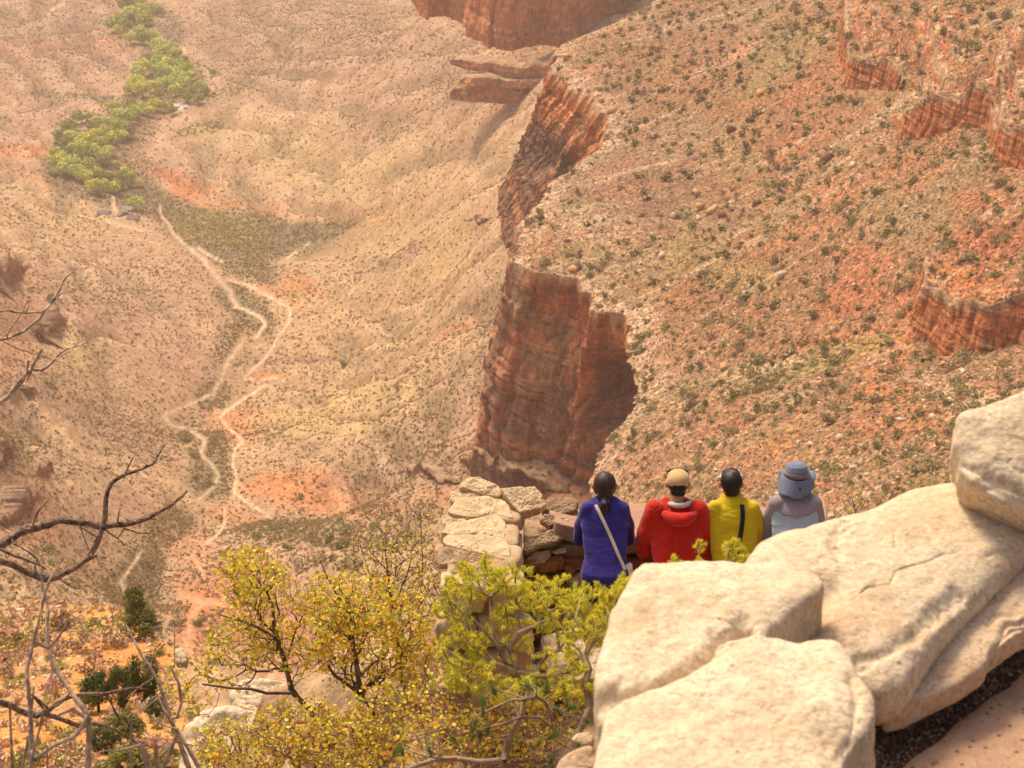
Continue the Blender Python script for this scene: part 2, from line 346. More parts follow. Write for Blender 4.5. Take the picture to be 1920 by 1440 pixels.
def z2(X, Y):
    z = z2base(X, Y)
    sd, _ = seg_sd(WASHW, X, Y)
    z = z-10*np.exp(-(np.abs(sd)/45.)**2)
    nw = sstep(20, 160, np.abs(sd))
    for P, a, w in GULW:
        s, _ = seg_sd(P, X, Y); z = z-a*np.exp(-(np.abs(s)/w)**1.5)
    rg = 1-np.abs(fbm(X/150.+fbm(X/300., Y/300., 0, 3, 2), Y/190., 0, 31, 4))*2
    rg2 = 1-np.abs(fbm((X+.5*Y)/95., (Y-.3*X)/260., 0, 35, 4))*2.4
    z = z-nw*rg*12-nw*np.clip(rg2, 0, 1)**2*17+fbm(X/90., Y/90., 0, 32, 3)*5*nw+fbm(X/12., Y/12., 0, 33, 3)*1.5
    return z
# ---- painting of the soils: ellipses found on the photo, projected on to the ground
TAN = np.array((.44, .305, .165)); PINK = np.array((.42, .255, .165)); ORG = np.array((.56, .22, .09)); SCR = np.array((.17, .145, .08)); YEL = np.array((.48, .345, .15))
MAU = np.array((.29, .18, .12)); PAL = np.array((.62, .46, .31)); GRN = np.array((.30, .27, .10)); RED = np.array((.46, .17, .085)); BRN = np.array((.30, .20, .13))
BL2 = [ # px,py,rx,ry,deg,colour,strength
 (560,60,260,110,0,MAU,.8),(100,40,220,90,0,MAU,.7),(60,95,200,14,0,RED,.5),(60,120,260,60,0,MAU,.35),(200,76,60,8,-8,ORG,.5),(60,200,220,90,0,PINK,.7),(30,285,110,16,0,ORG,.7),(80,340,70,12,20,ORG,.35),
 (330,335,90,13,16,ORG,1.),(350,357,40,14,5,ORG,1.),(280,318,30,12,20,ORG,.9),(430,385,150,14,4,ORG,.4),(640,410,120,14,-3,ORG,.6),(500,400,60,14,0,RED,.35),
 (560,535,45,22,20,ORG,.85),(530,555,60,10,30,ORG,.6),(505,705,35,9,0,ORG,.9),(430,800,60,26,20,ORG,.45),(355,800,60,25,10,BRN,.5),(470,790,50,30,0,ORG,.35),
 (600,920,120,50,10,ORG,.7),(700,950,60,40,0,ORG,.4),(540,905,80,30,0,ORG,.5),(450,970,70,22,10,ORG,.45),(380,1060,70,60,0,PINK,.6),(375,1130,60,40,0,ORG,.6),(360,1190,40,60,0,ORG,.6),(450,1130,120,90,0,RED,.55),(560,1180,140,90,0,RED,.45),
 (60,1010,60,14,0,ORG,.4),(330,1010,80,40,30,ORG,.35),(250,950,90,60,0,PINK,.5),
 (600,300,260,60,10,YEL,.45),(700,330,200,50,-20,TAN,.5),(650,440,170,40,-10,YEL,.55),(800,480,100,60,-25,YEL,.5),(600,600,160,100,0,YEL,.25),(650,760,160,50,-10,YEL,.6),(830,600,120,60,-20,TAN,.5),(780,800,90,60,-50,YEL,.3),
 (150,660,60,40,20,YEL,.55),(90,420,120,60,10,YEL,.3),(250,570,160,40,0,MAU,.35),(200,545,180,5,1,BRN,.6),(200,800,170,30,28,MAU,.55),(120,850,150,70,30,TAN,.3),(330,660,110,40,25,PINK,.6),
 (740,200,140,60,-30,MAU,.45),(830,120,60,60,0,MAU,.5),(900,60,100,40,0,BRN,.3),(760,480,70,16,-35,MAU,.6),(870,590,70,12,-30,MAU,.4),(850,620,60,10,-25,RED,.5),
 (740,830,120,60,-40,BRN,.6),(850,740,90,60,-50,BRN,.55),(820,860,120,50,0,BRN,.5),(700,900,90,50,0,BRN,.4),(920,600,30,90,10,BRN,.5),(600,670,200,10,-5,BRN,.55),(900,930,150,30,0,RED,.45),(1020,925,120,26,0,RED,.6),(700,1020,140,60,0,TAN,.4),
 (30,620,70,160,0,RED,.3),(20,800,60,120,0,MAU,.5),(60,950,60,60,0,RED,.25),
 # scrub belts
 (300,40,60,30,40,SCR,.6),(300,100,40,60,0,SCR,.7),(340,140,50,40,0,SCR,.5),(300,190,120,20,0,SCR,.5),(240,240,60,40,0,SCR,.5),(200,320,110,70,20,SCR,.6),(260,370,70,30,10,SCR,.75),(330,400,80,30,15,SCR,.55),(470,440,150,44,3,SCR,1.),(560,440,100,26,-8,SCR,.95),(620,425,60,14,-10,SCR,.7),(400,430,90,36,10,GRN,.5),(345,400,60,26,30,SCR,.8),(450,490,80,30,30,SCR,.8),(450,475,90,20,0,SCR,.6),
 (440,560,40,30,35,SCR,.6),(480,590,50,30,45,SCR,.6),(430,640,30,60,25,SCR,.35),(400,740,40,30,-20,SCR,.5),(400,850,40,50,10,SCR,.45),(400,900,50,40,10,SCR,.5),(130,180,100,8,3,SCR,.5),(380,240,60,14,-10,GRN,.4),(420,175,60,9,-14,GRN,.5),(470,150,60,20,-20,SCR,.25),
 (150,350,90,20,20,SCR,.6),(270,1060,50,40,-40,SCR,.6),(310,990,60,40,-20,SCR,.45),(250,1100,60,50,0,SCR,.5),(620,1000,200,30,3,SCR,.35),(750,960,100,30,0,SCR,.3),
]
def paint(px, py, base, blobs, X, Y, seed=40, sz=60.):
    c = base.copy()
    wx = fbm(X/sz, Y/sz, 0, seed, 4)*1.0; wy = fbm(X/sz, Y/sz, 5, seed+7, 4)*1.0
    for bx, by, rx, ry, dg, cl, st in blobs:
        a = R(dg); dx = px-bx; dy = py-by
        u = (dx*math.cos(a)+dy*math.sin(a))/rx+wx*.45; v = (-dx*math.sin(a)+dy*math.cos(a))/ry+wy*.45
        r = np.sqrt(u*u+v*v); m = (st*(1-sstep(.55, 1.25, r)))[..., None]
        c = c*(1-m)+cl*m
    return c
def polymask(px, py, pts, w):
    d = np.full(px.shape, 1e9)
    for i in range(len(pts)-1):
        a = np.array(pts[i], float); b = np.array(pts[i+1], float); e = b-a
        t = np.clip(((px-a[0])*e[0]+(py-a[1])*e[1])/(e**2).sum(), 0, 1)
        d = np.minimum(d, np.hypot(px-a[0]-t*e[0], py-a[1]-t*e[1]))
    return 1-sstep(w*.55, w*1.1, d)
TRAILS = [([(430,524),(475,540),(510,560),(538,573),(545,585),(541,605),(525,625),(515,650),(490,680),(462,703),(457,710),(480,712),(510,708),(532,713)], 3.0),
 ([(498,722),(480,735),(445,755),(425,770),(413,783),(425,800),(455,825),(440,845),(436,870),(444,895),(440,925),(460,940),(485,955),(508,972)], 3.2),
 ([(422,955),(421,985),(405,1005),(388,1020)], 2.6),([(361,1042),(372,1060),(385,1085)], 3.2),([(385,1130),(362,1150),(350,1215)], 9),([(340,1115),(380,1130),(420,1135)], 9),
 ([(360,470),(385,490),(407,520),(430,545),(442,572)], 7.5),([(415,490),(395,480),(370,465)], 3),([(442,572),(470,585),(492,598),(498,612),(478,634)], 4),([(455,640),(430,675),(410,720),(398,742)], 7.5),([(390,742),(345,762),(320,775)], 3.5),([(312,775),(308,782),(318,794)], 6),
 ([(318,795),(360,808),(385,825),(375,850),(395,870),(410,890),(400,915),(370,940)], 4.5),([(265,1035),(245,1065),(225,1090),(235,1110),(270,1140)], 5),([(300,385),(300,402),(320,425),(325,440),(345,458),(365,475)], 2.6),([(213,365),(212,385),(222,410)], 3.5),([(205,415),(245,425),(265,432)], 5),
 ([(290,55),(305,75),(325,85),(347,92),(345,102),(335,118)], 2.4),([(120,5),(95,20),(92,28)], 1.8),([(0,5),(40,2)],1.4),([(330,200),(365,204)], 5),([(243,120),(246,140)],1.6),([(700,120),(660,150)],1.2),([(530,490),(560,470),(580,455)],1.8)]
def wiggle(px, py, X, Y, a=1.5): return px+fbm(X/18., Y/18., 0, 71, 2)*a*2, py+fbm(X/18., Y/18., 9, 72, 2)*a*2
def build_valley():
    nr, ncl = 880, 980
    dep = np.linspace(R(58), R(5.5), nr); Yr = 820/np.tan(dep)
    a = np.linspace(-.47, .40, ncl)
    Y = np.repeat(Yr[:, None], ncl, 1); X = Y*a[None]
    Z = z2(X, Y); Z = Z*1.0
    px, py = project(np.stack([X, Y, Z], -1))
    m = fbm(X/240., Y/240., 0, 51, 4)[..., None]
    base = TAN*(.5-.5*m)+PINK*(.5+.5*m)
    c = paint(px, py, base, BL2, X, Y)
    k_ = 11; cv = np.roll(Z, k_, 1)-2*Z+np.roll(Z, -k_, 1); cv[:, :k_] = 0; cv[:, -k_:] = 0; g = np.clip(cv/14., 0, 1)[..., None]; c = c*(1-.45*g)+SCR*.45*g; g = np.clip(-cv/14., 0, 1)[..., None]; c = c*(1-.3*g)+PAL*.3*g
    m2 = sstep(.15, .5, fbm(X/40., Y/40., 0, 53, 4))[..., None]; c = c*(1-.3*m2)+BRN*.3*m2
    wx, wy = wiggle(px, py, X, Y)
    for pts, w in TRAILS:
        k = polymask(wx, wy, pts, w*(.72 if w < 4.5 else .55))[..., None]*(.97 if w < 4.5 else .65); tc = PAL if pts[0][1] < 1040 else np.array((.62, .33, .19)); c = c*(1-k)+tc*k
    k = polymask(px, py, [(334,200),(350,203)], 5)[..., None]; c = c*(1-k)+np.array((.8, .75, .68))*k
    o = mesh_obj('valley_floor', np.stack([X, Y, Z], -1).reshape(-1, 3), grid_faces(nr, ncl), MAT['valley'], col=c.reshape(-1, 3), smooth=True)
    tag(o, kind='structure'); return o
BL1 = [(1200,330,200,120,0,MAU,.75),(1150,150,90,80,0,MAU,.6),(1350,60,160,70,0,MAU,.55),(1120,440,110,40,20,PAL,.35),(1190,620,60,60,50,PAL,.3),(1500,60,120,40,20,GRN,.3),(1450,140,90,30,-30,GRN,.3),
 (1380,95,50,12,-30,ORG,.5),(1520,170,70,20,-30,RED,.4),(1700,330,60,50,0,RED,.35),(1500,260,60,30,-30,RED,.4),(1540,360,80,30,0,ORG,.35),(1620,640,110,30,-8,ORG,.55),(1590,560,90,50,-20,RED,.75),(1650,480,90,40,0,RED,.6),(1700,560,60,60,0,RED,.6),
 (1830,540,110,60,15,ORG,.9),(1880,450,80,40,0,RED,.6),(1820,460,90,30,10,RED,.5),(1850,380,90,20,10,RED,.5),(1620,800,120,30,-30,RED,.55),(1660,730,60,40,0,ORG,.5),(1450,780,90,20,-10,RED,.5),(1400,850,120,20,-10,ORG,.5),(1500,930,90,30,0,RED,.5),(1560,880,60,20,-40,ORG,.5),
 (1480,700,160,26,-18,GRN,.6),(1620,650,100,18,-10,GRN,.5),(1350,500,120,40,20,GRN,.4),(1300,690,60,30,0,PINK,.5),(1430,690,90,8,-10,PAL,.6),(1300,850,120,50,0,PINK,.3),(1640,850,60,30,0,RED,.4),(1690,660,20,30,0,ORG,.7),(1800,740,80,30,20,PAL,.55),(1750,800,100,40,0,ORG,.35),
 (1830,290,50,40,0,SCR,.4),(1700,60,90,20,20,RED,.4),(1850,60,90,40,0,RED,.35),(1640,200,50,30,0,BRN,.3)]
def build_slope():
    nr, ncl = 800, 680
    dep = np.linspace(R(39), R(11.6), nr); Yr = 440/np.tan(dep)
    Yr = np.concatenate([Yr[Yr < 2150], [2200.]]); nr = len(Yr)
    s = np.linspace(0, 1, ncl)**1.06
    x0 = rimx_n(Yr); Y = np.repeat(Yr[:, None], ncl, 1); X = x0[:, None]+s[None]*(Yr*.375-x0)[:, None]
    Z = z1(X, Y)
    px, py = project(np.stack([X, Y, Z], -1))
    m = fbm(X/120., Y/120., 0, 61, 4)[..., None]
    base = np.array((.33, .20, .12))*(.55-.45*m)+np.array((.37, .185, .085))*(.45+.45*m)
    c = paint(px, py, base, BL1, X, Y, 44, 40.); c = c*np.array((.84, .80, .74))
    # streaks of rubble running down the slope and a pale broken lip along the rim
    gm = sstep(.0, .45, fbm(X/45., Y/60., 4, 69, 4))[..., None]; c = c*(1-.45*gm)+np.array((.26, .215, .105))*.45*gm
    st = sstep(.1, .5, fbm(X/60.+Y/300., Y/14., 0, 63, 4))[..., None]; c = c*(1-.25*st)+RED*.25*st
    st = sstep(.2, .5, fbm(X/70., Y/9., 0, 66, 4))[..., None]; c = c*(1-.35*st)+PAL*.35*st
    dr = X-x0[:, None]; lip = ((1-sstep(5, 26, dr+fbm(X/8., Y/8., 0, 64, 3)*12))*.5*sstep(-.3, .3, fbm(X/5., Y/5., 0, 65, 3)+.15))[..., None]; c = c*(1-lip)+PAL*lip
    for P, zt, H, L in LW:
        sd, tp = seg_sd(P, X, Y); k = ((sd > 0)*(1-sstep(2, 9, sd+fbm(X/5., Y/5., 0, 67, 3)*9))*.5*sstep(-.3, .2, fbm(X/6., Y/6., 0, 68, 3))*(tp > 0)*(tp < 1))[..., None]; c = c*(1-k)+np.array((.62, .42, .26))*k
        k = ((sd < 0)*(sd > -3)*.8*(tp > 0)*(tp < 1))[..., None]; c = c*(1-k)+RED*k
    o = mesh_obj('right_slope', np.stack([X, Y, Z], -1).reshape(-1, 3), grid_faces(nr, ncl), MAT['slope'], col=c.reshape(-1, 3), smooth=True)
    tag(o, kind='structure'); return o
# ---------------------------------------------------------------- cliffs
def resample(P, step):
    P = np.asarray(P, float); d = np.r_[0, np.cumsum(np.hypot(*np.diff(P[:, :2], axis=0).T))]
    n = max(2, int(d[-1]/step)); t = np.linspace(0, d[-1], n)
    return np.stack([np.interp(t, d, P[:, k]) for k in range(P.shape[1])], -1), t
def ribbon(name, T, B, rows, step, amp, mat, colfn, seed, blocky=1., lip=0., parent=None, back=None, ground=None, alcove=None):
    """rock face between a top line T and a foot line B (same number of 3-D points)"""
    TB, t = resample(np.hstack([T, B]), step)
    Tn, Bn = TB[:, :3], TB[:, 3:]; n = len(t)
    dx = np.gradient(Tn[:, 0]); dy = np.gradient(Tn[:, 1]); L = np.hypot(dx, dy)+1e-9
    N = np.stack([dy/L, -dx/L, np.zeros(n)], -1)  # right of travel
    k = 9; ker = np.ones(k)/k
    N = np.stack([np.convolve(np.pad(N[:, i], k//2, 'edge'), ker, 'valid') for i in range(3)], -1)
    v = np.linspace(0, 1, rows)
    P = Tn[None]*(1-v)[:, None, None]+Bn[None]*v[:, None, None]
    S = np.repeat(t[None], rows, 0); Zc = P[..., 2]
    sc_ = amp
    wz = fbm(S/(sc_*14), Zc/60., 0, seed+9, 3); ws = fbm(S/(sc_*20), Zc/(sc_*12), 2, seed+1, 2)
    off = sc_*(1.7*fbm(S/(sc_*10), Zc/(sc_*45), 0, seed, 3)+.8*fbm(S/(sc_*2.6)+ws, Zc/(sc_*9.), 0, seed+3, 4))
    j1 = 1-np.abs(fbm(S/(sc_*4.6)+ws*.8, Zc/(sc_*26)+wz, 0, seed+5, 3))*3.2
    j2 = 1-np.abs(fbm(S/(sc_*1.5)+ws, Zc/(sc_*6)+wz, 0, seed+6, 2))*3.
    off = off-blocky*sc_*(.9*np.clip(j1, 0, 1)**3+.35*np.clip(j2, 0, 1)**3)
    bed = Zc/(sc_*2.7)+wz*.45; bs = vnoise(np.floor(bed), 0, 0, seed+12)*.5+vnoise(np.floor(bed*2.3+.3), S/(sc_*30), 0, seed+13)*.3
    bs2 = np.clip(1-np.abs((bed*1.0) % 1-.5)*9, 0, 1)*(vnoise(S/(sc_*5), np.floor(bed), 0, seed+14) > -.1)
    off = off+blocky*sc_*(.5*bs-.3*bs2)
    if alcove:
        ax_, ay_ = project(P)
        for cx_, cy_, rx_, ry_, dp_ in alcove: off = off-dp_*(1-sstep(.35, 1.05, np.sqrt(((ax_-cx_)/rx_)**2+((ay_-cy_)/ry_)**2)))
    env = np.minimum(1, .15+v*6)[:, None]
    off = off*env-lip*sstep(.0, .3, v)[:, None]*(1-v[:, None])*4
    P = P+N[None]*off[..., None]
    P[..., 2] += sc_*.12*fbm(S/(sc_), Zc/sc_, 3, seed+11, 2)*env
    # extend top back a little so that it closes against the ground behind
    top = P[0]-N*(back or sc_*1.5); top[:, 2] = P[0, :, 2]+.3 if ground is None else np.minimum(ground(top[:, 0], top[:, 1])-.5, P[0, :, 2])
    P = np.concatenate([top[None], P], 0)
    c = colfn(P[..., 0], P[..., 1], P[..., 2], np.r_[[0], v][:, None]+0*P[..., 0], np.repeat(t[None], rows+1, 0))
    return mesh_obj(name, P.reshape(-1, 3), grid_faces(rows+1, n), mat, parent=parent, col=c.reshape(-1, 3), smooth=False)
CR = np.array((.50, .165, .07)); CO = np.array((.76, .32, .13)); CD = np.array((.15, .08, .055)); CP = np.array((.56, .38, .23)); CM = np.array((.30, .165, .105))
def mixc(c, k, cl): k = np.clip(k, 0, 1)[..., None]; return c*(1-k)+cl*k
BLC = [(1080,200,60,90,35,CO,1.),(1120,230,40,80,30,CO,.9),(1010,290,75,66,0,CD,.95),(970,360,70,90,0,CD,.75),(985,270,60,24,0,CD,.8),(1000,330,60,60,0,CD,.7),(1040,330,50,50,20,CD,.5),(1030,380,30,40,0,CR,.5),(950,480,30,80,0,CM,.85),  # dark ovals: stained rock, plus shade painted into the recess and alcove
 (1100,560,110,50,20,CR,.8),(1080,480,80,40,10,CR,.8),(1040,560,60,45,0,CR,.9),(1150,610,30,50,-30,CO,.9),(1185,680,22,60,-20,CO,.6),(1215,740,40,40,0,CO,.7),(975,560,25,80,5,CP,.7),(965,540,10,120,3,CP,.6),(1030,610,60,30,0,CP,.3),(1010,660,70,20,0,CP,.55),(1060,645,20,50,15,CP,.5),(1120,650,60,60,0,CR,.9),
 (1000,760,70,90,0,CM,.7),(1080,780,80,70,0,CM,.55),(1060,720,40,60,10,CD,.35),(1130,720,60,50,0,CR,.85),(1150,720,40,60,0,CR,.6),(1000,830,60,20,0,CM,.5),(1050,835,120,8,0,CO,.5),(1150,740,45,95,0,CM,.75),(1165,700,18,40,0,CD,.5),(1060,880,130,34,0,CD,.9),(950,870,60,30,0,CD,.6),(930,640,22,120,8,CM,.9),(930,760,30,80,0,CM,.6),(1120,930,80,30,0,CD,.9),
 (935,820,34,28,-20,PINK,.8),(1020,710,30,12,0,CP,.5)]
def rim_col(X, Y, Z, v, s):
    px, py = project(np.stack([X, Y, Z], -1))
    c = np.broadcast_to(CR*.9, X.shape+(3,)).copy()
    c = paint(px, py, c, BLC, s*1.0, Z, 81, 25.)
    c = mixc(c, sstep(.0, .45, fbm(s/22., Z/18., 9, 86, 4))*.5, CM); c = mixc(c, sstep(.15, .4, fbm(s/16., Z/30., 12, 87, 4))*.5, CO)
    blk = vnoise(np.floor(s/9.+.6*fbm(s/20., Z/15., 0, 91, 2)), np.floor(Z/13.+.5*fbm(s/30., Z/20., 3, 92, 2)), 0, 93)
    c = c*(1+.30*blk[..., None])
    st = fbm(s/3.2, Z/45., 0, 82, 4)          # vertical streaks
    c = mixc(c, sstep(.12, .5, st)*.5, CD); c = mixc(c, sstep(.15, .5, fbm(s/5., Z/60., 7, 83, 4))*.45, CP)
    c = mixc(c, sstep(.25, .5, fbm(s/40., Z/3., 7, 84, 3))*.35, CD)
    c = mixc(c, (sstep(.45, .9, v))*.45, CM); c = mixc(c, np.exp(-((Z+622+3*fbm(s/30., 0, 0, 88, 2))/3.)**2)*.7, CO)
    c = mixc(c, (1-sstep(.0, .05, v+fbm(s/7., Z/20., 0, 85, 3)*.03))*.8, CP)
    return c
def plain_col(a, b, tops=.1, seed=90):
    def f(X, Y, Z, v, s):
        c = mixc(np.broadcast_to(a, X.shape+(3,)).copy(), .5+.6*fbm(s/9., Z/7., 0, seed, 4), b)
        c = mixc(c, sstep(.1, .5, fbm(s/2.4, Z/14., 0, seed+1, 4))*.6, CD)
        c = mixc(c, sstep(.2, .5, fbm(s/14., Z/1.5, 4, seed+2, 3))*.4, CP)
        return mixc(c, (1-sstep(tops*.6, tops*1.3, v+fbm(s/5., Z/9., 0, seed+3, 3)*.08))*.85, CP)
    return f
def crag(pts, h, seed, dx):
    Bw, t = resample(px_world(pts, z2), 1.5); n = len(Bw); u = np.linspace(0, 1, n)
    hh = h*np.clip(np.minimum(u, 1-u)*3, .08, 1)**.8*(.62+.5*fbm(t/22., 0, 0, 600+seed, 3)+.10*np.sign(vnoise(t/6., 0, 0, 620+seed)))
    T = Bw+np.stack([dx*hh/h, 6*hh/h+fbm(t/9., 3, 0, 640+seed, 3)*3, hh], -1)
    return Bw-np.array((0, 0, 3.)), T
def build_cliffs():
    m = MAT['cliff']
    FT = [(1240,None),(1150,None),(1043,None),(1038,(926,365)),(1110,(930,440)),(1140,(950,480)),(1130,(950,490)),(1095,None),(1040,None),(1010,None),(978,(915,690)),(968,(890,770)),(966,(880,862)),
      (1010,(925,885)),(1055,(965,903)),(1080,(1000,912)),(1120,(1040,925)),(1165,(1085,940)),(1185,(1120,960)),(1195,(1150,980)),(1188,None),(1172,None),(1130,None),(1104,None)]
    T = []; B = []
    foot = {a: b for a, b in FT}
    seq = [p for p in RIM[1:]]
    for (x, y) in seq:
        p = at_z(x, y, -480.); 
        f = foot.get(x, 'skip')
        if f == 'skip': continue
        if f is None: q = p+np.array((-35, 25, -170.)) if y < 720 else p+np.array((-8, 60, -170.))
        else: q = at_z(f[0], f[1], -652.)
        T.append(p); B.append(q)
    for (x, yy) in ((44,880),(38,800),(32,700),(26,600)): T.append(np.array((x, yy, -480.))); B.append(np.array((x-30, yy+20, -640.)))
    T = np.array(T); B = np.array(B)
    # dense rim with the same irregularity as the slope edge
    TB, _ = resample(np.hstack([T, B]), 2.2)
    TB[:, 0] = rimx_n(TB[:, 1]); TB[:, 2] = z1(TB[:, 0], TB[:, 1], False)-.3
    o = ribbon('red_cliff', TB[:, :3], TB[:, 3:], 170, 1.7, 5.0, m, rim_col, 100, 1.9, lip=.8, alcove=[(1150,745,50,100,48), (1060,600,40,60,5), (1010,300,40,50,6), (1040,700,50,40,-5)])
    tag(o, 'tall red cliff wall with a curved hollow below the rim of the right slope', 'cliff')
    # far cliff at the top of the frame
    fb = [(775,5),(800,38),(835,30),(868,62),(905,92),(960,96),(1010,84),(1045,92),(1090,90),(1200,60),(1300,30)]
    Bf = np.array([at_z(a, b, -655.) for a, b in fb]); Tf = Bf+np.array((14, 26, 180.))
    o = ribbon('far_red_cliff', Tf, Bf, 90, 2.4, 7.0, m, plain_col(CR*1.1, CO, .05, 95), 120, 1.6)
    tag(o, 'far red cliff with pale ledges closing the view at the top', 'cliff')
    Bs = Bf; 
    # thin cliff bands below it
    for k, (pts, z, h) in enumerate((([(840,116),(872,126),(920,132),(960,140),(1000,138),(1045,140)], -668., 15.), ([(862,150),(890,156),(930,158),(975,160),(1040,158)], -680., 9.), ([(845,182),(878,186),(905,186),(940,190),(975,196),(1005,194),(1030,190)], -708., 30.))):
        Bw = np.array([at_z(a, b, z) for a, b in pts]); Bw, t_ = resample(Bw, 2.); u_ = np.linspace(0, 1, len(Bw)); hh_ = h*np.clip(u_*4+.04, 0, 1)**.7*(.8+.5*fbm(t_/25., 0, 0, 660+k, 3)); Tw = Bw+np.stack([0*t_+fbm(t_/18., 3, 0, 665+k, 3)*4, 5+fbm(t_/12., 0, 0, 670+k, 3)*7, hh_], -1)
        o = ribbon('cliff_band', Tw, Bw-np.array((0, 0, 4.)), 26, 1.7, 2.6, m, plain_col(CM, CO, .12, 140+k), 150+k, 1.2, back=26)
        tag(o, ['thin brown cliff band, uppermost of three below the far cliff', 'narrow middle cliff band below the far cliff', 'thickest and lowest brown cliff band below the far cliff'][k], 'cliff', 'cliff bands below the far cliff')
    # left edge outcrops
    for k, (pts, z, h, lab) in enumerate((
        ([(-60,470),(-20,540),(12,548),(40,520),(52,500)], -735., 46., 'red rock outcrop cut by the left edge, uppermost'),
        ([(58,608),(75,642),(92,636),(112,622),(126,600)], -722., 30., 'small red rock outcrop behind the upper dead branches'),
        ([(40,735),(52,750),(64,748),(72,736)], -665., 15., 'little dark rock knob right of the middle dead branch'),
        ([(-30,965),(0,990),(22,985),(50,975),(72,940),(80,915)], -560., 17., 'layered brown outcrop above the big dead branch at the left edge'),
        ([(66,905),(76,892),(90,886),(96,870)], -590., 11., 'low pale outcrop above the layered brown one'),
        ([(-40,890),(0,875),(20,860),(34,845)], -600., 16., 'dark ragged rock rib at the far left edge'))):
        Bw, Tw = crag(pts, h, k, -2)
        o = ribbon('rock_outcrop', Tw, Bw-np.array((0, 0, 6.)), 40, 1.1, 2.6, m, plain_col(CR*.5+PINK*.5, PINK, .25, 160+k), 170+k, 1.2, back=30, ground=z2)
        tag(o, lab, 'outcrop', 'rock outcrops on the left valley side')
    # bits of broken cliff left of the promontory
    for k, (pts, h, lab) in enumerate((([(886,408),(893,424),(905,424),(918,414)], 20., 'small rock pinnacles standing left of the red cliff'), ([(905,690),(912,705),(925,706),(936,696)], 34., 'dark buttress against the left foot of the red cliff'), ([(760,880),(800,905),(850,915),(900,905)], 12., 'dark broken rock step below the red cliff'), ([(860,865),(890,900),(960,925),(1030,925),(1090,925)], 26., 'dark purple rock step at the foot of the red cliff'))):
        Bw, Tw = crag(pts, h, k+20, 0)
        o = ribbon('rock_outcrop', Tw, Bw-np.array((0, 0, 6.)), 30, 1.3, 2.8, m, plain_col(CM, CD, .1, 190+k), 200+k, 1.2, back=16, ground=z2)
        tag(o, lab, 'outcrop', 'rocks at the foot of the red cliff')
    labs = ['steep red and tan cliff band under the orange mesa at the right edge', 'stepped red ledge at the top of the right slope', 'long curving red ledge near the upper right edge', 'topmost thin ledge in the upper right corner', 'low red ledge above the orange mesa', 'thin ledge just above the stepped red ledge', 'highest thin ledge above the stepped red ledge', 'thin ledge just above the long curving ledge', 'thin ledge just below the long curving ledge', 'last small ledge in the top right corner']
    for k, (P, zt, H, L) in enumerate(LW):
        PP, _ = resample(P, 1.5); n = len(PP)
        jit = fbm(np.arange(n)/7., 0, 0, 210+k, 3)*1.6
        tz = z1(PP[:, 0]+.0, PP[:, 1], False)+H*.93; d = np.gradient(PP, axis=0); d /= np.hypot(d[:, 0], d[:, 1])[:, None]
        Nn = np.stack([d[:, 1], -d[:, 0]], -1)
        Pt = PP+Nn*(1.2+jit[:, None])
        sd_, tp_ = seg_sd(P, PP[:, 0], PP[:, 1]); e = ledge_e(tp_, H)
        Tw = np.c_[Pt, z1(PP[:, 0], PP[:, 1], False)+H*.93*np.clip(e, .1, 2)]; f = PP+Nn*(3.+H*.16+jit[:, None]); Bw = np.c_[f, z1(f[:, 0], f[:, 1], False)-H*.16-3]
        o = ribbon('rock_ledge', Tw, Bw, max(16, int(H*3)), .8, 1.25 if H < 15 else 1.9, m, plain_col(CR*1.12, CO*.95, .16, 220+k), 230+k, 1.1, back=6)
        tag(o, labs[k], 'ledge', 'rock ledges on the right slope')
# ================================================================ scrub, stones, cottonwoods, cabins
def flake_bush(n, seed, flat=.75, up=.55, fs=.2, core=True):
    """unit bush: many leaf-sized faces spread through a lumpy dome"""
    r = np.random.default_rng(seed); V = []; Fa = []
    lobes = r.normal(0, .38, (6, 3)); lobes[:, 2] = np.abs(lobes[:, 2])*.8+.25
    for i in range(n):
        l = lobes[r.integers(6)]; d = r.normal(0, 1, 3); d /= np.linalg.norm(d)
        p = l+d*(.22+.2*r.random()); p[2] = max(.02, p[2]*up*1.5)
        p[:2] *= .85
        t1 = r.normal(0, 1, 3); t1 /= np.linalg.norm(t1); t2 = np.cross(t1, r.normal(0, 1, 3)); t2 /= np.linalg.norm(t2)
        s = fs*(.6+.8*r.random()); k = len(V)
        V += [p-t1*s*.6-t2*s*.4, p+t1*s*.6-t2*s*.3, p+t2*s*.7]; Fa.append((k, k+1, k+2))
    return np.array(V), np.array(Fa)
def stone(seed, flat=.6):
    r = np.random.default_rng(seed)
    bm = bmesh.new()
    for i in range(11):
        d = r.normal(0, 1, 3); d /= np.linalg.norm(d); d = np.sign(d)*np.abs(d)**.6; bm.verts.new((d[0]*.5, d[1]*.38, d[2]*.5*flat))
    g = bmesh.ops.convex_hull(bm, input=bm.verts)
    bmesh.ops.delete(bm, geom=list({v for v in bm.verts if not v.link_faces}), context='VERTS')
    bmesh.ops.triangulate(bm, faces=bm.faces); bm.verts.index_update()
    V = np.array([v.co[:] for v in bm.verts]); Fa = np.array([[v.index for v in f.verts] for f in bm.faces]); bm.free()
    return V, Fa
def place_mats(n, s, r, tilt=.3):
    M = rotz(r.random(n)*6.283); a = (r.random(n)-.5)*tilt; ca, sa = np.cos(a), np.sin(a); z = np.zeros(n); o = z+1
    T = np.stack([np.stack([ca, z, sa], -1), np.stack([z, o, z], -1), np.stack([-sa, z, ca], -1)], -2)
    return np.einsum('nij,njk->nik', M, T)*s[:, None, None]
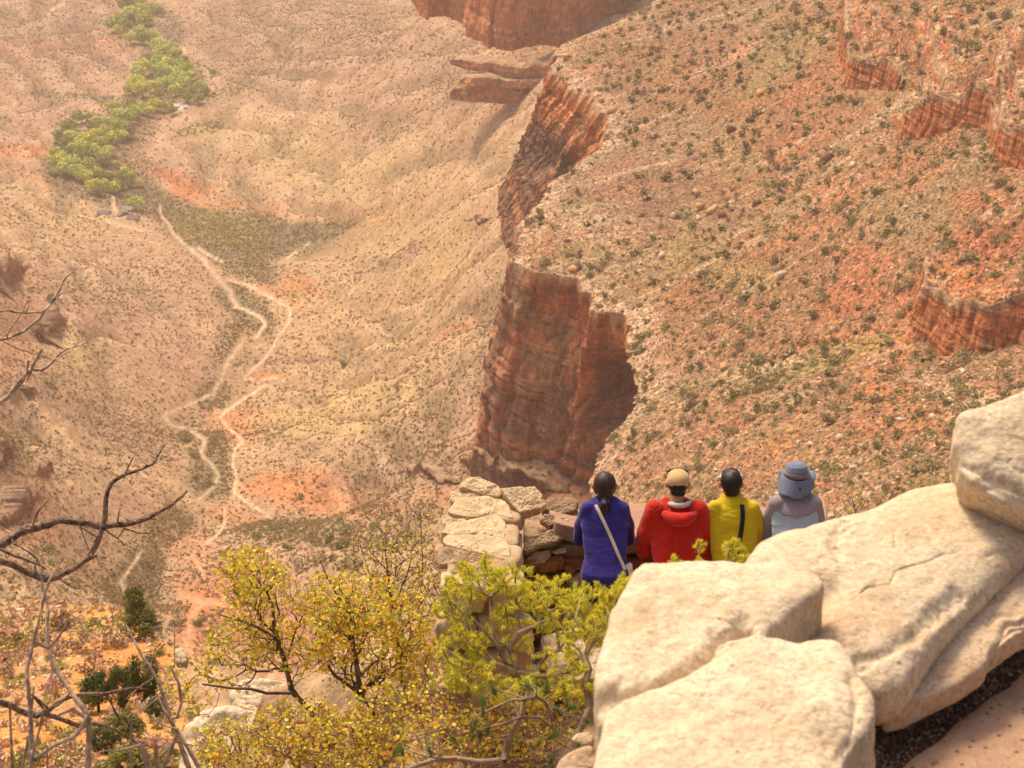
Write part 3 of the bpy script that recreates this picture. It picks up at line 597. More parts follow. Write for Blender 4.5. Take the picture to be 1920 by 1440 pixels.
def merged(name, temps, P, S, C, mat, r, tilt=.3, squash=None):
    V = []; Fa = []; Cc = []; off = 0; k = r.integers(len(temps), size=len(P))
    for i, (Tv, Tf) in enumerate(temps):
        m = k == i
        if not m.any(): continue
        M = place_mats(m.sum(), S[m], r, tilt)
        v, f = inst_mesh(Tv, Tf, M, P[m]); V.append(v); Fa.append(f+off); off += len(v)
        jit = 1+.5*(r.random((m.sum(), len(Tv), 1))-.5)
        Cc.append((C[m][:, None]*jit).reshape(-1, 3))
    return mesh_obj(name, np.concatenate(V), np.concatenate(Fa), mat, col=np.concatenate(Cc))
SCOL = 1.75*np.array([(.20, .17, .085), (.21, .165, .09), (.15, .14, .06), (.23, .185, .11), (.25, .18, .12), (.19, .18, .07)])
STC = np.array([(.60, .43, .29), (.66, .52, .38), (.48, .29, .18), (.42, .20, .12), (.56, .36, .22), (.34, .24, .19)])
def density1(px, py, X, Y):
    d = .62+.75*fbm(X/60.+Y/200., Y/45., 0, 301, 3)+.35*fbm(X/16., Y/16., 0, 302, 2)
    for x, y, rx, ry, a, k in ((1460,700,190,40,-18,.9),(1620,655,110,26,-10,.8),(1330,720,70,50,0,.4),(1200,360,160,70,0,-.25),(1830,560,100,50,0,-.3),(1680,600,70,60,0,-.25),(1450,330,120,60,-20,.35),(1500,250,150,60,-30,.4),(1450,100,170,60,-20,.45),(1350,520,160,60,30,.4),(1860,300,40,60,0,.6),(1130,120,90,60,0,-.3),(1060,460,90,40,0,-.4),(1700,860,110,60,0,.1),(1560,800,120,60,-30,-.2)):
        t = R(a); u = ((px-x)*math.cos(t)+(py-y)*math.sin(t))/rx; v = (-(px-x)*math.sin(t)+(py-y)*math.cos(t))/ry
        d = d+k*(1-sstep(.5, 1.2, np.sqrt(u*u+v*v)))
    return d
def sample1(n, r, dens=True, y0=560, y1=2150):
    Y = y0+(y1-y0)*r.random(n*3); X = rimx_n(Y)+r.random(n*3)*(Y*.30-rimx(Y)); Z = z1(X, Y); px, py = project(np.stack([X, Y, Z], -1))
    ok = (px < 1960) & (py > -30) & (py < 1070)
    if dens: ok &= r.random(n*3) < density1(px, py, X, Y)
    k = np.where(ok)[0][:n]
    return np.stack([X, Y, Z], -1)[k], px[k], py[k]
def where1(px, py):
    v = 'top' if py < 170 else 'upper' if py < 420 else 'middle' if py < 640 else 'lower'
    h = 'near the cliff rim' if px < 1330 else 'halfway from rim to ledges' if px < 1620 else 'below the right hand ledges'
    return 'on the '+v+' right slope '+h
def build_scatter():
    r = np.random.default_rng(5)
    bt = [flake_bush(60, 400+i, fs=.30) for i in range(5)]; bt2 = [flake_bush(22, 420+i, fs=.42) for i in range(4)]
    st = [stone(440+i, .5+.1*(i % 3)) for i in range(7)]
    # big scrub, right slope
    P, px, py = sample1(3000, r); S = (1.3+4.4*r.random(len(P))**2.3)*np.clip(.75+P[:, 1]/4000, .8, 1.15)
    C = SCOL[r.integers(6, size=len(P))]*(.8+.5*r.random((len(P), 1)))
    appar = S/P[:, 1]; order = np.argsort(-appar); big = order[:260]; rest = order[260:]
    o = merged('slope_scrub', bt, P[rest], S[rest], C[rest], MAT['leafcol'], r); tag(o, 'grey green desert scrub scattered over the rubble slope at right', 'scrub', kind='stuff')
    bbt = [flake_bush(300, 460+i, fs=.14) for i in range(4)]
    mids = [mesh_obj('desert_shrub', v, f, MAT['shrub%d' % (i % 4)]) for i, (v, f) in enumerate(bbt)]
    tone = ['grey green', 'olive brown', 'dark green', 'dusty green']
    first = [True]*4
    for q, i in enumerate(big):
        k = int(r.integers(4)); ob = mids[k]
        if not first[k]: ob = ob.copy(); COL.objects.link(ob)
        first[k] = False
        ob.location = P[i]; s = S[i]; ob.scale = (s, s, s*(.8+.4*r.random())); ob.rotation_euler = (0, 0, r.random()*6.28)
        tag(ob, tone[k]+' desert shrub '+where1(px[i], py[i]), 'shrub', 'desert shrubs on the right slope')
    # low tufts
    P, _, _ = sample1(26000, r, False); S = .45+1.0*r.random(len(P)); C = SCOL[r.integers(6, size=len(P))]*(1.0+.5*r.random((len(P), 1)))
    k = r.random(len(P)) < .75+.4*fbm(P[:, 0]/30, P[:, 1]/30, 0, 303, 3)
    o = merged('slope_tufts', bt2, P[k], S[k], C[k], MAT['leafcol'], r); tag(o, 'low dry tufts and brush covering the right slope', 'brush', kind='stuff')
    # stones
    P, px, py = sample1(70000, r, False); d = P[:, 0]-rimx_n(P[:, 1])
    k = r.random(len(P)) < np.clip(.55+.75*fbm(P[:, 0]/60, P[:, 1]/14, 0, 304, 3)+.5*np.exp(-d/18), .12, 1)
    P = P[k]; S = .5+2.2*r.random(len(P))**4; C = STC[r.integers(6, size=len(P))]*(.8+.35*r.random((len(P), 1)))
    o = merged('slope_stones', st, P, S, C, MAT['stonecol'], r, .7); tag(o, 'broken stones strewn over the right slope', 'stones', kind='stuff')
    P, px, py = sample1(900, r, False); d = P[:, 0]-rimx_n(P[:, 1])
    k = r.random(len(P)) < np.clip(.35+.9*fbm(P[:, 0]/50, P[:, 1]/30, 0, 305, 3)+.5*np.exp(-d/12)+.5*np.exp(-(((px-1820)/90)**2+((py-740)/35)**2)), 0.05, 1)
    P = P[k][:230]; px = px[k][:230]; py = py[k][:230]; S = 2.2+3.2*r.random(len(P))**2.5
    # the large blocks one can pick out
    BB = [(1372,243,30,3,'pale upright block'),(1305,365,26,0,'orange brown block'),(1335,400,34,4,'long tan slab'),(1312,392,26,0,'orange tan block'),(1358,405,26,3,'dark cleft block'),(1310,412,16,1,'small cream block'),(1240,483,22,1,'pale block'),(1262,408,20,0,'tan block'),(1425,178,22,4,'tan block'),(1550,302,34,3,'dark red tilted slab'),(1597,313,20,1,'pale grey block'),
       (1075,508,26,4,'orange boulder'),(1147,210,26,4,'tan boulder'),(1125,375,16,4,'orange boulder'),(1068,352,14,4,'orange boulder'),(1128,100,14,4,'orange boulder'),(1357,692,26,4,'rounded tan boulder'),(1870,45,18,1,'pale block'),(1780,36,16,1,'pale block'),(1748,785,18,1,'white upright block'),(1573,825,22,1,'white block'),(1590,1000,14,1,'white block'),(1775,757,26,1,'pale wedge'),
       (1465,520,26,1,'pale block'),(1428,628,22,3,'brown block'),(1350,900,20,1,'cream block'),(1600,880,20,1,'cream block'),(1230,755,18,4,'tan block'),(1520,835,14,1,'cream block'),(1690,790,18,1,'cream block')]
    W = px_world([b[:2] for b in BB], z1)
    sm = [mesh_obj('slope_block', *stone(480+i, .7), MAT['stone%d' % (i % 5)]) for i in range(10)]
    first = [True]*10; cn = ['orange tan', 'cream', 'tan', 'dark reddish', 'orange']
    allb = [(W[i], b[2]/3600*np.linalg.norm(W[i])*1.0, {0: 0, 1: 1, 3: 3, 4: 4}[b[3]], b[4]+' '+where1(b[0], b[1]), 'large single blocks on the right slope') for i, b in enumerate(BB)]
    for i in range(len(P)): 
        c = int(r.choice([0, 1, 1, 2, 3, 4])); allb.append((P[i], S[i], c, cn[c]+' fallen block '+where1(px[i], py[i]), 'fallen blocks on the right slope'))
    for p, s, c, lab, grp in allb:
        k = c+5*int(r.integers(2)); ob = sm[k]
        if not first[k]: ob = ob.copy(); COL.objects.link(ob)
        first[k] = False
        ob.location = p+np.array((0, 0, s*.12)); ob.scale = (s, s*(.7+.5*r.random()), s*(.8+.4*r.random())); ob.rotation_euler = (r.random()*.5-.25, r.random()*.5-.25, r.random()*6.28)
        tag(ob, lab, 'rock', grp)
    for ob, f in zip(sm, first):
        if f: bpy.data.objects.remove(ob)
    # valley scrub: uniform per screen area, denser in the washes
    n = 330000; qx = r.random(n)*1200-40; qy = r.random(n)*1190-20
    a = (qx-960)/FP; 
    Yg = np.exp(r.random(n)*(math.log(4600)-math.log(850))+math.log(850)); Yg = np.where(r.random(n) < .35, 850+3700*r.random(n)**1.2, Yg)
    X = Yg*(-.31+.40*r.random(n)); Z = z2(X, Yg); P = np.stack([X, Yg, Z], -1); px, py = project(P)
    dens = .26+.30*fbm(X/70., Yg/70., 0, 311, 4)
    for bx, by, rx, ry, dg, cl, s_ in BL2:
        if cl is SCR or cl is GRN or cl is BRN or cl is MAU:
            t = R(dg); u = ((px-bx)*math.cos(t)+(py-by)*math.sin(t))/rx; v = (-(px-bx)*math.sin(t)+(py-by)*math.cos(t))/ry
            dens = dens+(2.2 if (cl is SCR or cl is GRN) else .4)*s_*(1-sstep(.5, 1.1, np.sqrt(u*u+v*v)))
    tr = np.zeros(n)
    for pts, w in TRAILS: tr = np.maximum(tr, polymask(px, py, pts, w+2))
    ok = (px > -20) & (px < 1250) & (py < 1250) & (py > -30) & (r.random(n) < dens) & (tr < .3) & (X < rimx(np.clip(Yg, 700, 2100))+40)
    P = P[ok]; px = px[ok]; py = py[ok]; N = len(P)
    S = (.75+1.5*r.random(N)**2.8)*np.clip(.75+P[:, 1]/4500, .8, 1.5)
    C = SCOL[r.integers(6, size=N)]*(.75+.5*r.random((N, 1)))*np.array((1.05, .95, .85))
    gr = (np.abs(px-420) < 90) & (np.abs(py-425) < 45) & (r.random(N) < .16); C[gr] = (.55, .52, .10); S[gr] *= 1.7
    o = merged('valley_scrub', bt2, P, S, C, MAT['leafcol'], r); tag(o, 'sparse grey green scrub dotting the valley floor and slopes', 'scrub', kind='stuff')
    # single bigger bushes on the nearer valley floor
    pts = [(667,1053,26),(615,1050,24),(633,1022,24),(515,1078,28),(568,1062,22),(640,1060,18),(480,1003,15),(519,982,17),(518,990,10),(585,1000,17),(620,1005,16),(695,1020,18),(590,1052,20),(470,985,12),(545,1025,15),(655,988,20),(820,850,13),(747,726,11),(645,683,12),(350,822,22),(365,850,16),(345,815,16),(92,560,12),(390,905,14),(97,720,16),(272,1057,14),(85,1030,16),(94,1055,14),(150,1038,10),(560,930,12),(700,985,14),(735,1030,20),(760,1000,18),(330,1165,18),(375,1165,16),(395,1185,20)]
    W = px_world([(a_, b_+c_*.3) for a_, b_, c_ in pts], z2)
    for i, (a_, b_, c_) in enumerate(pts):
        k = i % 4; ob = mids[k].copy(); COL.objects.link(ob); s = c_/3600*np.linalg.norm(W[i])*1.15
        ob.location = W[i]; ob.scale = (s, s, s*.95); ob.rotation_euler = (0, 0, i*1.3)
        tag(ob, tone[k]+' round bush on the valley floor '+('above the yellow shrubs' if b_ > 960 else 'beside the winding trail' if a_ < 450 else 'left of the red cliff'), 'shrub', 'round bushes on the valley floor')
    build_garden(r)
def crown(seed, n=900):
    r = np.random.default_rng(seed); V = []; Fa = []
    nl = 12; L = r.normal(0, 1, (nl, 3)); L /= np.linalg.norm(L, axis=1)[:, None]; L[:, 2] = np.abs(L[:, 2])*.6; L *= .30; L[:, 2] += .42; rad = .16+.10*r.random(nl)
    for i in range(n):
        j = r.integers(nl); d = r.normal(0, 1, 3); d /= np.linalg.norm(d); p = L[j]+d*rad[j]*(.75+.35*r.random())
        t1 = r.normal(0, 1, 3); t1 /= np.linalg.norm(t1); t2 = np.cross(d, t1)+.5*r.normal(0, 1, 3); t2 /= np.linalg.norm(t2)
        s = .05*(.6+.9*r.random()); k = len(V); V += [p-t1*s-t2*s*.5, p+t1*s-t2*s*.5, p+t2*s]; Fa.append((k, k+1, k+2))
    return np.array(V), np.array(Fa)
def cone(p0, p1, r0, r1, n=6):
    p0 = np.array(p0, float); p1 = np.array(p1, float); d = p1-p0; d /= np.linalg.norm(d); a = np.cross(d, (0, 0, 1.) if abs(d[2]) < .9 else (1., 0, 0)); a /= np.linalg.norm(a); b = np.cross(d, a)
    th = np.arange(n)*2*math.pi/n; c = np.cos(th)[:, None]*a+np.sin(th)[:, None]*b
    V = np.concatenate([p0+c*r0, p1+c*r1]); j = np.arange(n); Fa = np.stack([j, (j+1) % n, n+(j+1) % n, n+j], -1)
    return V, Fa
def trunk_mesh():
    V = []; Fa = []; o = 0
    for a, b, r0, r1 in (((0, 0, -.05), (.01, 0, .25), .03, .022), ((.01, 0, .25), (.14, .05, .5), .018, .008), ((.01, 0, .25), (-.13, .08, .48), .018, .008), ((.01, 0, .25), (0, -.12, .52), .016, .008)):
        v, f = cone(a, b, r0, r1); V.append(v); Fa.append(f+o); o += len(v)
    return np.concatenate(V), np.concatenate(Fa)
GARDEN = [(262,5,26),(240,12,30),(255,22,26),(250,30,30),(285,20,24),(272,40,28),(232,34,24),(215,48,26),(240,55,28),(228,60,22),(296,25,18),(262,62,20),(288,70,20),(246,75,22),(270,76,22),
 (298,88,26),(320,95,24),(330,103,22),(305,100,26),(296,106,20),(275,115,22),(345,115,16),(300,120,26),(318,125,28),(340,128,26),(268,130,30),(262,140,28),(303,135,28),(325,140,26),(350,135,24),(360,145,22),(335,150,28),(310,150,28),(258,160,30),(268,172,32),(248,170,24),(290,165,24),(297,180,18),(315,160,28),(345,160,26),(330,172,24),(375,165,20),(360,175,18),(385,172,16),(350,186,18),(372,188,16),
 (212,203,22),(245,200,22),(262,205,20),(290,200,24),(310,202,22),(325,210,16),(225,220,26),(240,222,24),(252,212,24),(280,212,20),(145,225,22),(128,243,28),(140,238,20),(116,258,24),(135,262,28),(172,240,14),(185,232,22),(205,235,24),(225,240,26),(240,250,24),(200,252,26),(180,258,26),(160,268,30),(150,282,30),(120,275,26),(108,290,22),(130,292,28),(115,305,30),(135,312,32),(150,300,26),(175,285,26),(190,270,22),(210,262,24),(230,258,22),(205,285,20),(195,295,24),(165,315,30),(145,325,26),(125,320,28),(160,335,26),(178,325,20),(190,332,18),(195,305,18),(218,310,14),(236,325,20),(205,335,18),(225,335,18),(176,352,26),(195,350,22),(215,355,22),(185,362,20),(225,350,16),(260,345,14),(245,345,16),(255,385,26),(248,330,16),(102,325,14),(96,300,14),(168,222,16),(400,138,12)]
def build_garden(r):
    mats = [MAT['cotton%d' % i] for i in range(4)]
    tv, tf = trunk_mesh(); protos = []
    for i in range(6):
        root = empty('cottonwood_tree'); v, f = crown(500+i)
        c = mesh_obj('crown', v, f, mats[i % 4], root); t = mesh_obj('trunk', tv, tf, MAT['bark'], root); protos.append((root, c, t))
    W = px_world([(a, b+c*.35) for a, b, c in GARDEN], z2)
    used = [False]*6
    kinds = ['bright yellow green', 'pale green', 'mid green', 'dull green', 'bright yellow green', 'pale green']
    for i, (a, b, c) in enumerate(GARDEN):
        k = int(r.integers(6)); 
        if c < 20 and r.random() < .6: k = 3
        root, cr, tr = protos[k]
        if used[k]:
            root = root.copy(); COL.objects.link(root)
            for ch in (cr, tr): q = ch.copy(); q.parent = root; COL.objects.link(q)
        used[k] = True
        s = c/3600*np.linalg.norm(W[i])*1.32
        root.location = W[i]; root.scale = (s, s, s*.95); root.rotation_euler = (0, 0, r.random()*6.28)
        pl = 'at the top of the green strip' if b < 84 else 'in the upper grove right of the creek' if b < 196 else 'in the narrow middle of the grove' if b < 232 else 'in the wide lower grove' if b < 342 else 'at the lower end of the grove near the cabins'
        tag(root, kinds[k]+' cottonwood tree '+pl, 'tree', 'cottonwood trees of the oasis grove')
    # cabins
    H = [(195,402,26,10,-4,0,'long grey roofed cabin, leftmost of the four'),(238,394,26,9,-6,1,'cabin with a pale patched roof beside the round tree'),(229,404,9,16,-30,0,'small grey cabin turned endwise between its neighbours'),(250,411,24,10,-3,0,'grey roofed cabin, rightmost and lowest of the four')]
    H2 = [(332,201,10,6,0,2,'white tent like shed beside the bright clearing'),(348,203,9,5,10,2,'second white shed at the right end of the bright clearing'),(97,324,7,5,30,0,'tiny brown hut at the lower left edge of the grove'),(172,362,6,5,30,2,'tiny white hut below the grove'),(243,241,6,4,20,2,'white hut half hidden right of the grove'),(297,224,9,4,-15,3,'reddish shed right of the middle grove')]
    W = px_world([h[:2] for h in H+H2], z2)
    for p, (a, b, w, d, dg, c, lab) in zip(W, H+H2):
        s = np.linalg.norm(p)/3600; w *= s*.85; d *= s*1.5; h = 4.0; e = h+3.6
        root = empty('cabin', p-np.array((0, 0, 1.)), R(dg)); x, y = w/2, d/2
        wv = [(-x,-y,0),(x,-y,0),(x,y,0),(-x,y,0),(-x,-y,h),(x,-y,h),(x,y,h),(-x,y,h),(-x,0,e),(x,0,e)]
        mesh_obj('wall', wv, [(0,1,5,4),(2,3,7,6),(1,2,6,9,5),(3,0,4,8,7)], MAT['cabin'], root)
        o_ = .8; rv = [(-x-o_,-y-o_,h-.5),(x+o_,-y-o_,h-.5),(x+o_,0,e+.3),(-x-o_,0,e+.3),(-x-o_,y+o_,h-.5),(x+o_,y+o_,h-.5),(-x-o_,-y-o_,h-.8),(x+o_,-y-o_,h-.8),(x+o_,y+o_,h-.8),(-x-o_,y+o_,h-.8)]
        mesh_obj('roof', rv, [(0,1,2,3),(3,2,5,4),(0,6,7,1),(5,8,9,4),(0,3,4,9,6),(1,7,8,5,2)], MAT['roof%d' % c], root)
        tag(root, lab, 'cabin', 'cabins and sheds at the oasis')
# ================================================================ near rocks, path, wall
def plane_hit(px, py, p0, n):
    d = ray(px, py); n = np.asarray(n, float); return d*((np.asarray(p0)@n)/(d@n))[..., None]
def boulder(name, outline, p0, n, bulge, thick, mat, seed, M=150, K=70, e=.5, rough=.03, rs=.3, cracks=(), parent=None, hollow=(), mean=None, sm=5, fine=.25, ridge=.15):
    """traced outline laid on its own plane (point p0, normal n), given thickness; returns the mesh object"""
    n = np.asarray(n, float); n /= np.linalg.norm(n); p0 = np.asarray(p0, float)
    o = np.array(outline, float); W = plane_hit(o[:, 0], o[:, 1], p0, n)
    ax = np.cross((0, 1., 0), n); ax /= np.linalg.norm(ax); ay = np.cross(n, ax)
    c = W.mean(0) if mean is None else plane_hit(np.array([mean[0]]), np.array([mean[1]]), p0, n)[0]
    to2 = lambda P: np.stack([(P-c)@ax, (P-c)@ay], -1)
    Q = to2(W); th = np.linspace(0, 2*math.pi, M, endpoint=False); rad = np.zeros(M)
    dirs = np.stack([np.cos(th), np.sin(th)], -1)
    for i in range(len(Q)):
        a, b = Q[i], Q[(i+1) % len(Q)]; eg = b-a
        den = dirs[:, 0]*eg[1]-dirs[:, 1]*eg[0]; den = np.where(np.abs(den) < 1e-9, 1e-9, den)
        t = (a[0]*eg[1]-a[1]*eg[0])/den; s = (a[0]*dirs[:, 1]-a[1]*dirs[:, 0])/den
        ok = (t > 0) & (s >= -1e-6) & (s <= 1+1e-6); rad = np.where(ok, np.maximum(rad, t), rad)
    ker = np.ones(sm)/sm; rad = np.convolve(np.r_[rad[-(sm//2):], rad, rad[:sm//2]], ker, 'valid')[:M] if sm > 1 else rad
    k1 = int(K*.36); q_ = np.arcsin(np.linspace(0, .86, k1, endpoint=False)**(1/e)); q2 = np.linspace(q_[-1]+(q_[-1]-q_[-2]), math.pi-q_[-1]*.98, K-k1-max(6, K//10)); ph = np.r_[q_, q2, np.linspace(q2[-1], math.pi, max(6, K//10)+1)[1:]]; rr = np.sin(ph)**e; hh = np.sign(np.cos(ph))*np.abs(np.cos(ph))**(e*1.1)
    # even out ring spacing on the top
    P2 = rr[:, None, None]*(rad[:, None]*dirs)[None]
    h = np.where(hh > 0, hh*bulge, hh*thick)[:, None]+0*P2[..., 0]
    P = c+P2[..., :1]*ax+P2[..., 1:]*ay+h[..., None]*n
    x, y, z = P[..., 0]/rs, P[..., 1]/rs, P[..., 2]/rs
    sz = np.median(rad); env = np.clip(rr, .0, 1)[:, None]*.5+.5
    d = rough*(fbm(x, y, z, seed, 4)*1.2+fine*fbm(x*6, y*6, z*6, seed+3, 4))
    rg = 1-np.abs(fbm(x*1.3, y*1.3, z*3.2, seed+8, 3))*5; d = d-rough*ridge*np.clip(rg, 0, 1)**2
    nrm = P-(c-n*(thick-bulge)*.3); nrm = nrm/np.linalg.norm(nrm, axis=-1)[..., None]
    nrm = nrm*.4+n*np.sign(h)[..., None]*.6*(1-rr[:, None, None]**6)+.0
    P = P+nrm*(d*env)[..., None]
    for pts, wd, dp in cracks:
        C = to2(plane_hit([p[0] for p in pts], [p[1] for p in pts], p0, n)); qx = (P-c)@ax; qy = (P-c)@ay
        wob = fbm(qx/.06, qy/.06, 0, seed+20, 3)*wd*1.2
        sd, _ = seg_sd(C, qx, qy); k = np.exp(-((np.abs(sd)+wob)/wd)**2)*(h > -thick*.3); P = P-n*(k*dp)[..., None]
    for hx, hy, hr, dp in hollow:
        C = to2(plane_hit(np.array([hx]), np.array([hy]), p0, n))[0]; q = np.hypot((P-c)@ax-C[0], (P-c)@ay-C[1]); P = P-n*(np.exp(-(q/hr)**2)*dp*(h > 0))[..., None]
    V = P.reshape(-1, 3); Fa = grid_faces(K, M, True)
    return mesh_obj(name, V, Fa[:, ::-1], mat, parent, smooth=True)
def lump(size, seed, e=.35, M=26, K=14, rough=.06):
    """rounded irregular building stone, unit axes scaled by size"""
    th = np.linspace(0, 2*math.pi, M, endpoint=False); ph = np.linspace(0, math.pi, K)
    c, s = np.cos(th), np.sin(th); k = e
    X = (np.sin(ph)**k)[:, None]*(np.sign(c)*np.abs(c)**k)[None]*size[0]/2; Y = (np.sin(ph)**k)[:, None]*(np.sign(s)*np.abs(s)**k)[None]*size[1]/2
    Z = (np.sign(np.cos(ph))*np.abs(np.cos(ph))**k)[:, None]*size[2]/2+0*X
    P = np.stack([X, Y, Z], -1); m = min(size)
    r = np.random.default_rng(seed); sh = r.normal(0, .16, (3, 3)); P = P+P@(sh*.7)
    d = 1+rough*3*fbm(P[..., 0]/m*1.1, P[..., 1]/m*1.1, P[..., 2]/m*1.1+seed*3.1, seed, 3)+rough*fbm(P[..., 0]/m*5, P[..., 1]/m*5, P[..., 2]/m*5, seed+1, 2)
    return (P*d[..., None]).reshape(-1, 3), grid_faces(K, M, True)[:, ::-1]
ZP = -2.8
def build_near_rocks():
    ms = MAT['limestone']
    A = [(1112,1440),(1120,1400),(1128,1352),(1165,1328),(1230,1310),(1290,1287),(1330,1262),(1370,1236),(1398,1214),(1420,1205),(1460,1210),(1500,1218),(1530,1211),(1570,1211),(1592,1232),(1612,1275),(1635,1308),(1643,1335),(1638,1365),(1625,1395),(1606,1412),(1590,1440),(1575,1560),(1400,1640),(1200,1640),(1090,1540)]
    o = boulder('boulder', A, (.5, 3.7, -2.40), (-.05, -.10, 1), .055, .34, ms, 701, 460, 190, .50, .030, .17, mean=(1390,1400),
        cracks=[([(1290,1335),(1330,1350),(1352,1372)], .004, .004), ([(1595,1290),(1605,1340),(1598,1390),(1585,1430)], .012, .012)])
    tag(o, 'cream boulder nearest the camera, cut by the bottom edge', 'boulder')
    B = [(1121,1338),(1114,1290),(1121,1240),(1134,1200),(1144,1160),(1164,1120),(1185,1085),(1206,1067),(1250,1066),(1320,1063),(1400,1068),(1460,1066),(1500,1076),(1537,1088),(1549,1106),(1538,1128),(1502,1150),(1472,1176),(1452,1198),(1438,1210),(1425,1240),(1370,1290),(1290,1330),(1200,1352),(1145,1352)]
    o = boulder('boulder', B, (.5, 4.2, -2.45), (-.03, -.05, 1), .05, .34, ms, 702, 460, 190, .50, .030, .17, mean=(1310,1200),
        cracks=[([(1130,1325),(1200,1318),(1260,1305),(1300,1280),(1330,1255),(1345,1225),(1390,1205)], .028, .05), ([(1400,1205),(1380,1200),(1350,1190)], .006, .01), ([(1262,1310),(1262,1296)], .004, .006)])
    tag(o, 'flat topped cream boulder beside the pinyon, left of the crevice', 'boulder')
    Cc = [(1398,1062),(1418,1034),(1452,1020),(1500,1011),(1560,988),(1610,974),(1640,963),(1680,941),(1730,924),(1790,917),(1850,926),(1900,945),(1960,970),(2010,1030),(1990,1030),(1925,1058),(1880,1098),(1836,1140),(1800,1172),(1768,1206),(1738,1246),(1712,1285),(1690,1308),(1655,1318),(1620,1310),(1560,1300),(1480,1240),(1410,1180),(1385,1100)]
    o = boulder('boulder', Cc, (.9, 4.45, -2.56), (.03, -.16, 1), .085, .17, ms, 703, 500, 210, .66, .024, .19, mean=(1650,1130),
        cracks=[([(1580,1010),(1568,1040),(1562,1075),(1566,1100)], .016, .012), ([(1572,1035),(1600,1020),(1640,1027),(1668,1040),(1672,1070)], .004, .005),
                ([(1590,1170),(1620,1150),(1660,1145),(1672,1118),(1700,1108),(1730,1100),(1760,1085),(1790,1082)], .0035, .005), ([(1610,1278),(1660,1262),(1700,1235),(1730,1205),(1752,1180),(1790,1150)], .018, .018)],
        hollow=[(1500,1185,.055,.10), (1545,1150,.05,.05), (1620,1060,.08,.008)])
    tag(o, 'largest smooth boulder, in the middle of the right hand rocks', 'boulder')
    D = [(1786,812),(1784,840),(1796,868),(1797,892),(1812,914),(1845,930),(1880,948),(1920,962),(1990,985),(2090,940),(2120,840),(2080,730),(1985,722),(1930,738),(1895,750),(1868,759),(1838,768),(1802,775),(1787,788)]
    o = boulder('boulder', D, (1.35, 4.75, -2.22), (-.15, -.75, 1), .055, .24, ms, 704, 330, 130, .5, .03, .2, mean=(1930,860),
        cracks=[([(1800,880),(1840,905),(1880,930),(1920,950)], .02, .02)])
    tag(o, 'rounded grey cream boulder at the right edge above the others', 'boulder')
    E = [(1640,1350),(1665,1356),(1725,1322),(1790,1296),(1850,1256),(1856,1234),(1895,1208),(1925,1184),(1990,1148),(2040,1100),(1980,1010),(1900,1060),(1800,1160),(1700,1290)]
    o = boulder('boulder', E, (1.2, 3.95, -2.72), (.0, -.22, 1), .03, .09, MAT['limestone_tan'], 705, 300, 90, .5, .018, .2, mean=(1850,1190),
        cracks=[([(1850,1280),(1856,1240),(1890,1190),(1920,1180)], .01, .012), ([(1850,1190),(1862,1170),(1900,1168)], .006, .008)])
    tag(o, 'low tan ledge of rock between the big boulder and the gravel', 'boulder')
    # fragments low by the left end
    for i, (pts, p, lab) in enumerate((([(1040,1440),(1050,1425),(1085,1405),(1112,1400),(1125,1440),(1120,1500),(1030,1500)], (.1, 4.5, -3.12), 'broken reddish rock below the nearest boulder'), ([(1068,1390),(1080,1378),(1105,1376),(1114,1390),(1110,1402),(1085,1408)], (.2, 6.2, -4.15), 'small whitish stone above the broken reddish rock'))):
        o = boulder('rock', pts, p, (0, -.6, 1), .03, .18, MAT['limestone_tan'], 720+i, 90, 50, .5, .02, .12); tag(o, lab, 'rock')
    # path and gravel
    gx = np.linspace(.42, 9, 60); gy = np.linspace(-2, 5.2, 90); X, Y = np.meshgrid(gx, gy)
    Z = ZP-.03+.006*fbm(X/.1, Y/.1, 0, 730, 2)-6*sstep(4.6, 5.2, Y)
    o = mesh_obj('gravel_bed', np.stack([X, Y, Z], -1).reshape(-1, 3), grid_faces(90, 60), MAT['gravel'], smooth=True); tag(o, kind='structure')
    L = [(1560,1560),(1690,1440),(1722,1412),(1760,1385),(1800,1352),(1832,1330),(1880,1292),(1925,1252),(2050,1165),(2250,1050)]
    W = at_z([p[0] for p in L], [p[1] for p in L], ZP); W, _ = resample(W, .02); n = len(W); W[:, 0] += fbm(np.arange(n)/6., 0, 0, 733, 3)*.012
    k = 41; u = np.r_[0, .0004, np.linspace(0, 1, k-1)[1:]**1.5]
    V = np.stack([W[:, None, 0]+u[None]*6, W[:, None, 1]-u[None]*5, ZP+.002+0*u[None]+0*W[:, None, 0]-.03*(u[None] == 0)], -1)
    o = mesh_obj('path', V.reshape(-1, 3), grid_faces(n, k), MAT['path'], smooth=False); tag(o, kind='structure')
    r = np.random.default_rng(9); m = 14000; a = W[r.integers(n, size=m)]; t = r.random(m)*.4
    P = np.stack([a[:, 0]-t*.8+r.normal(0, .01, m), a[:, 1]+t*.7, np.full(m, ZP-.026)], -1)
    s = (.006+.012*r.random(m)**2.5)
    st = [stone(740+i, .8) for i in range(5)]; C = np.array([(.30, .17, .10), (.20, .11, .07), (.42, .27, .18), (.60, .45, .32), (.13, .08, .05)])[r.choice(5, m, p=[.34, .3, .2, .06, .1])]
    o = merged('gravel', st, P, s, C, MAT['stonecol'], r, .8); tag(o, 'dark brown gravel strip along the edge of the path', 'gravel', kind='stuff')
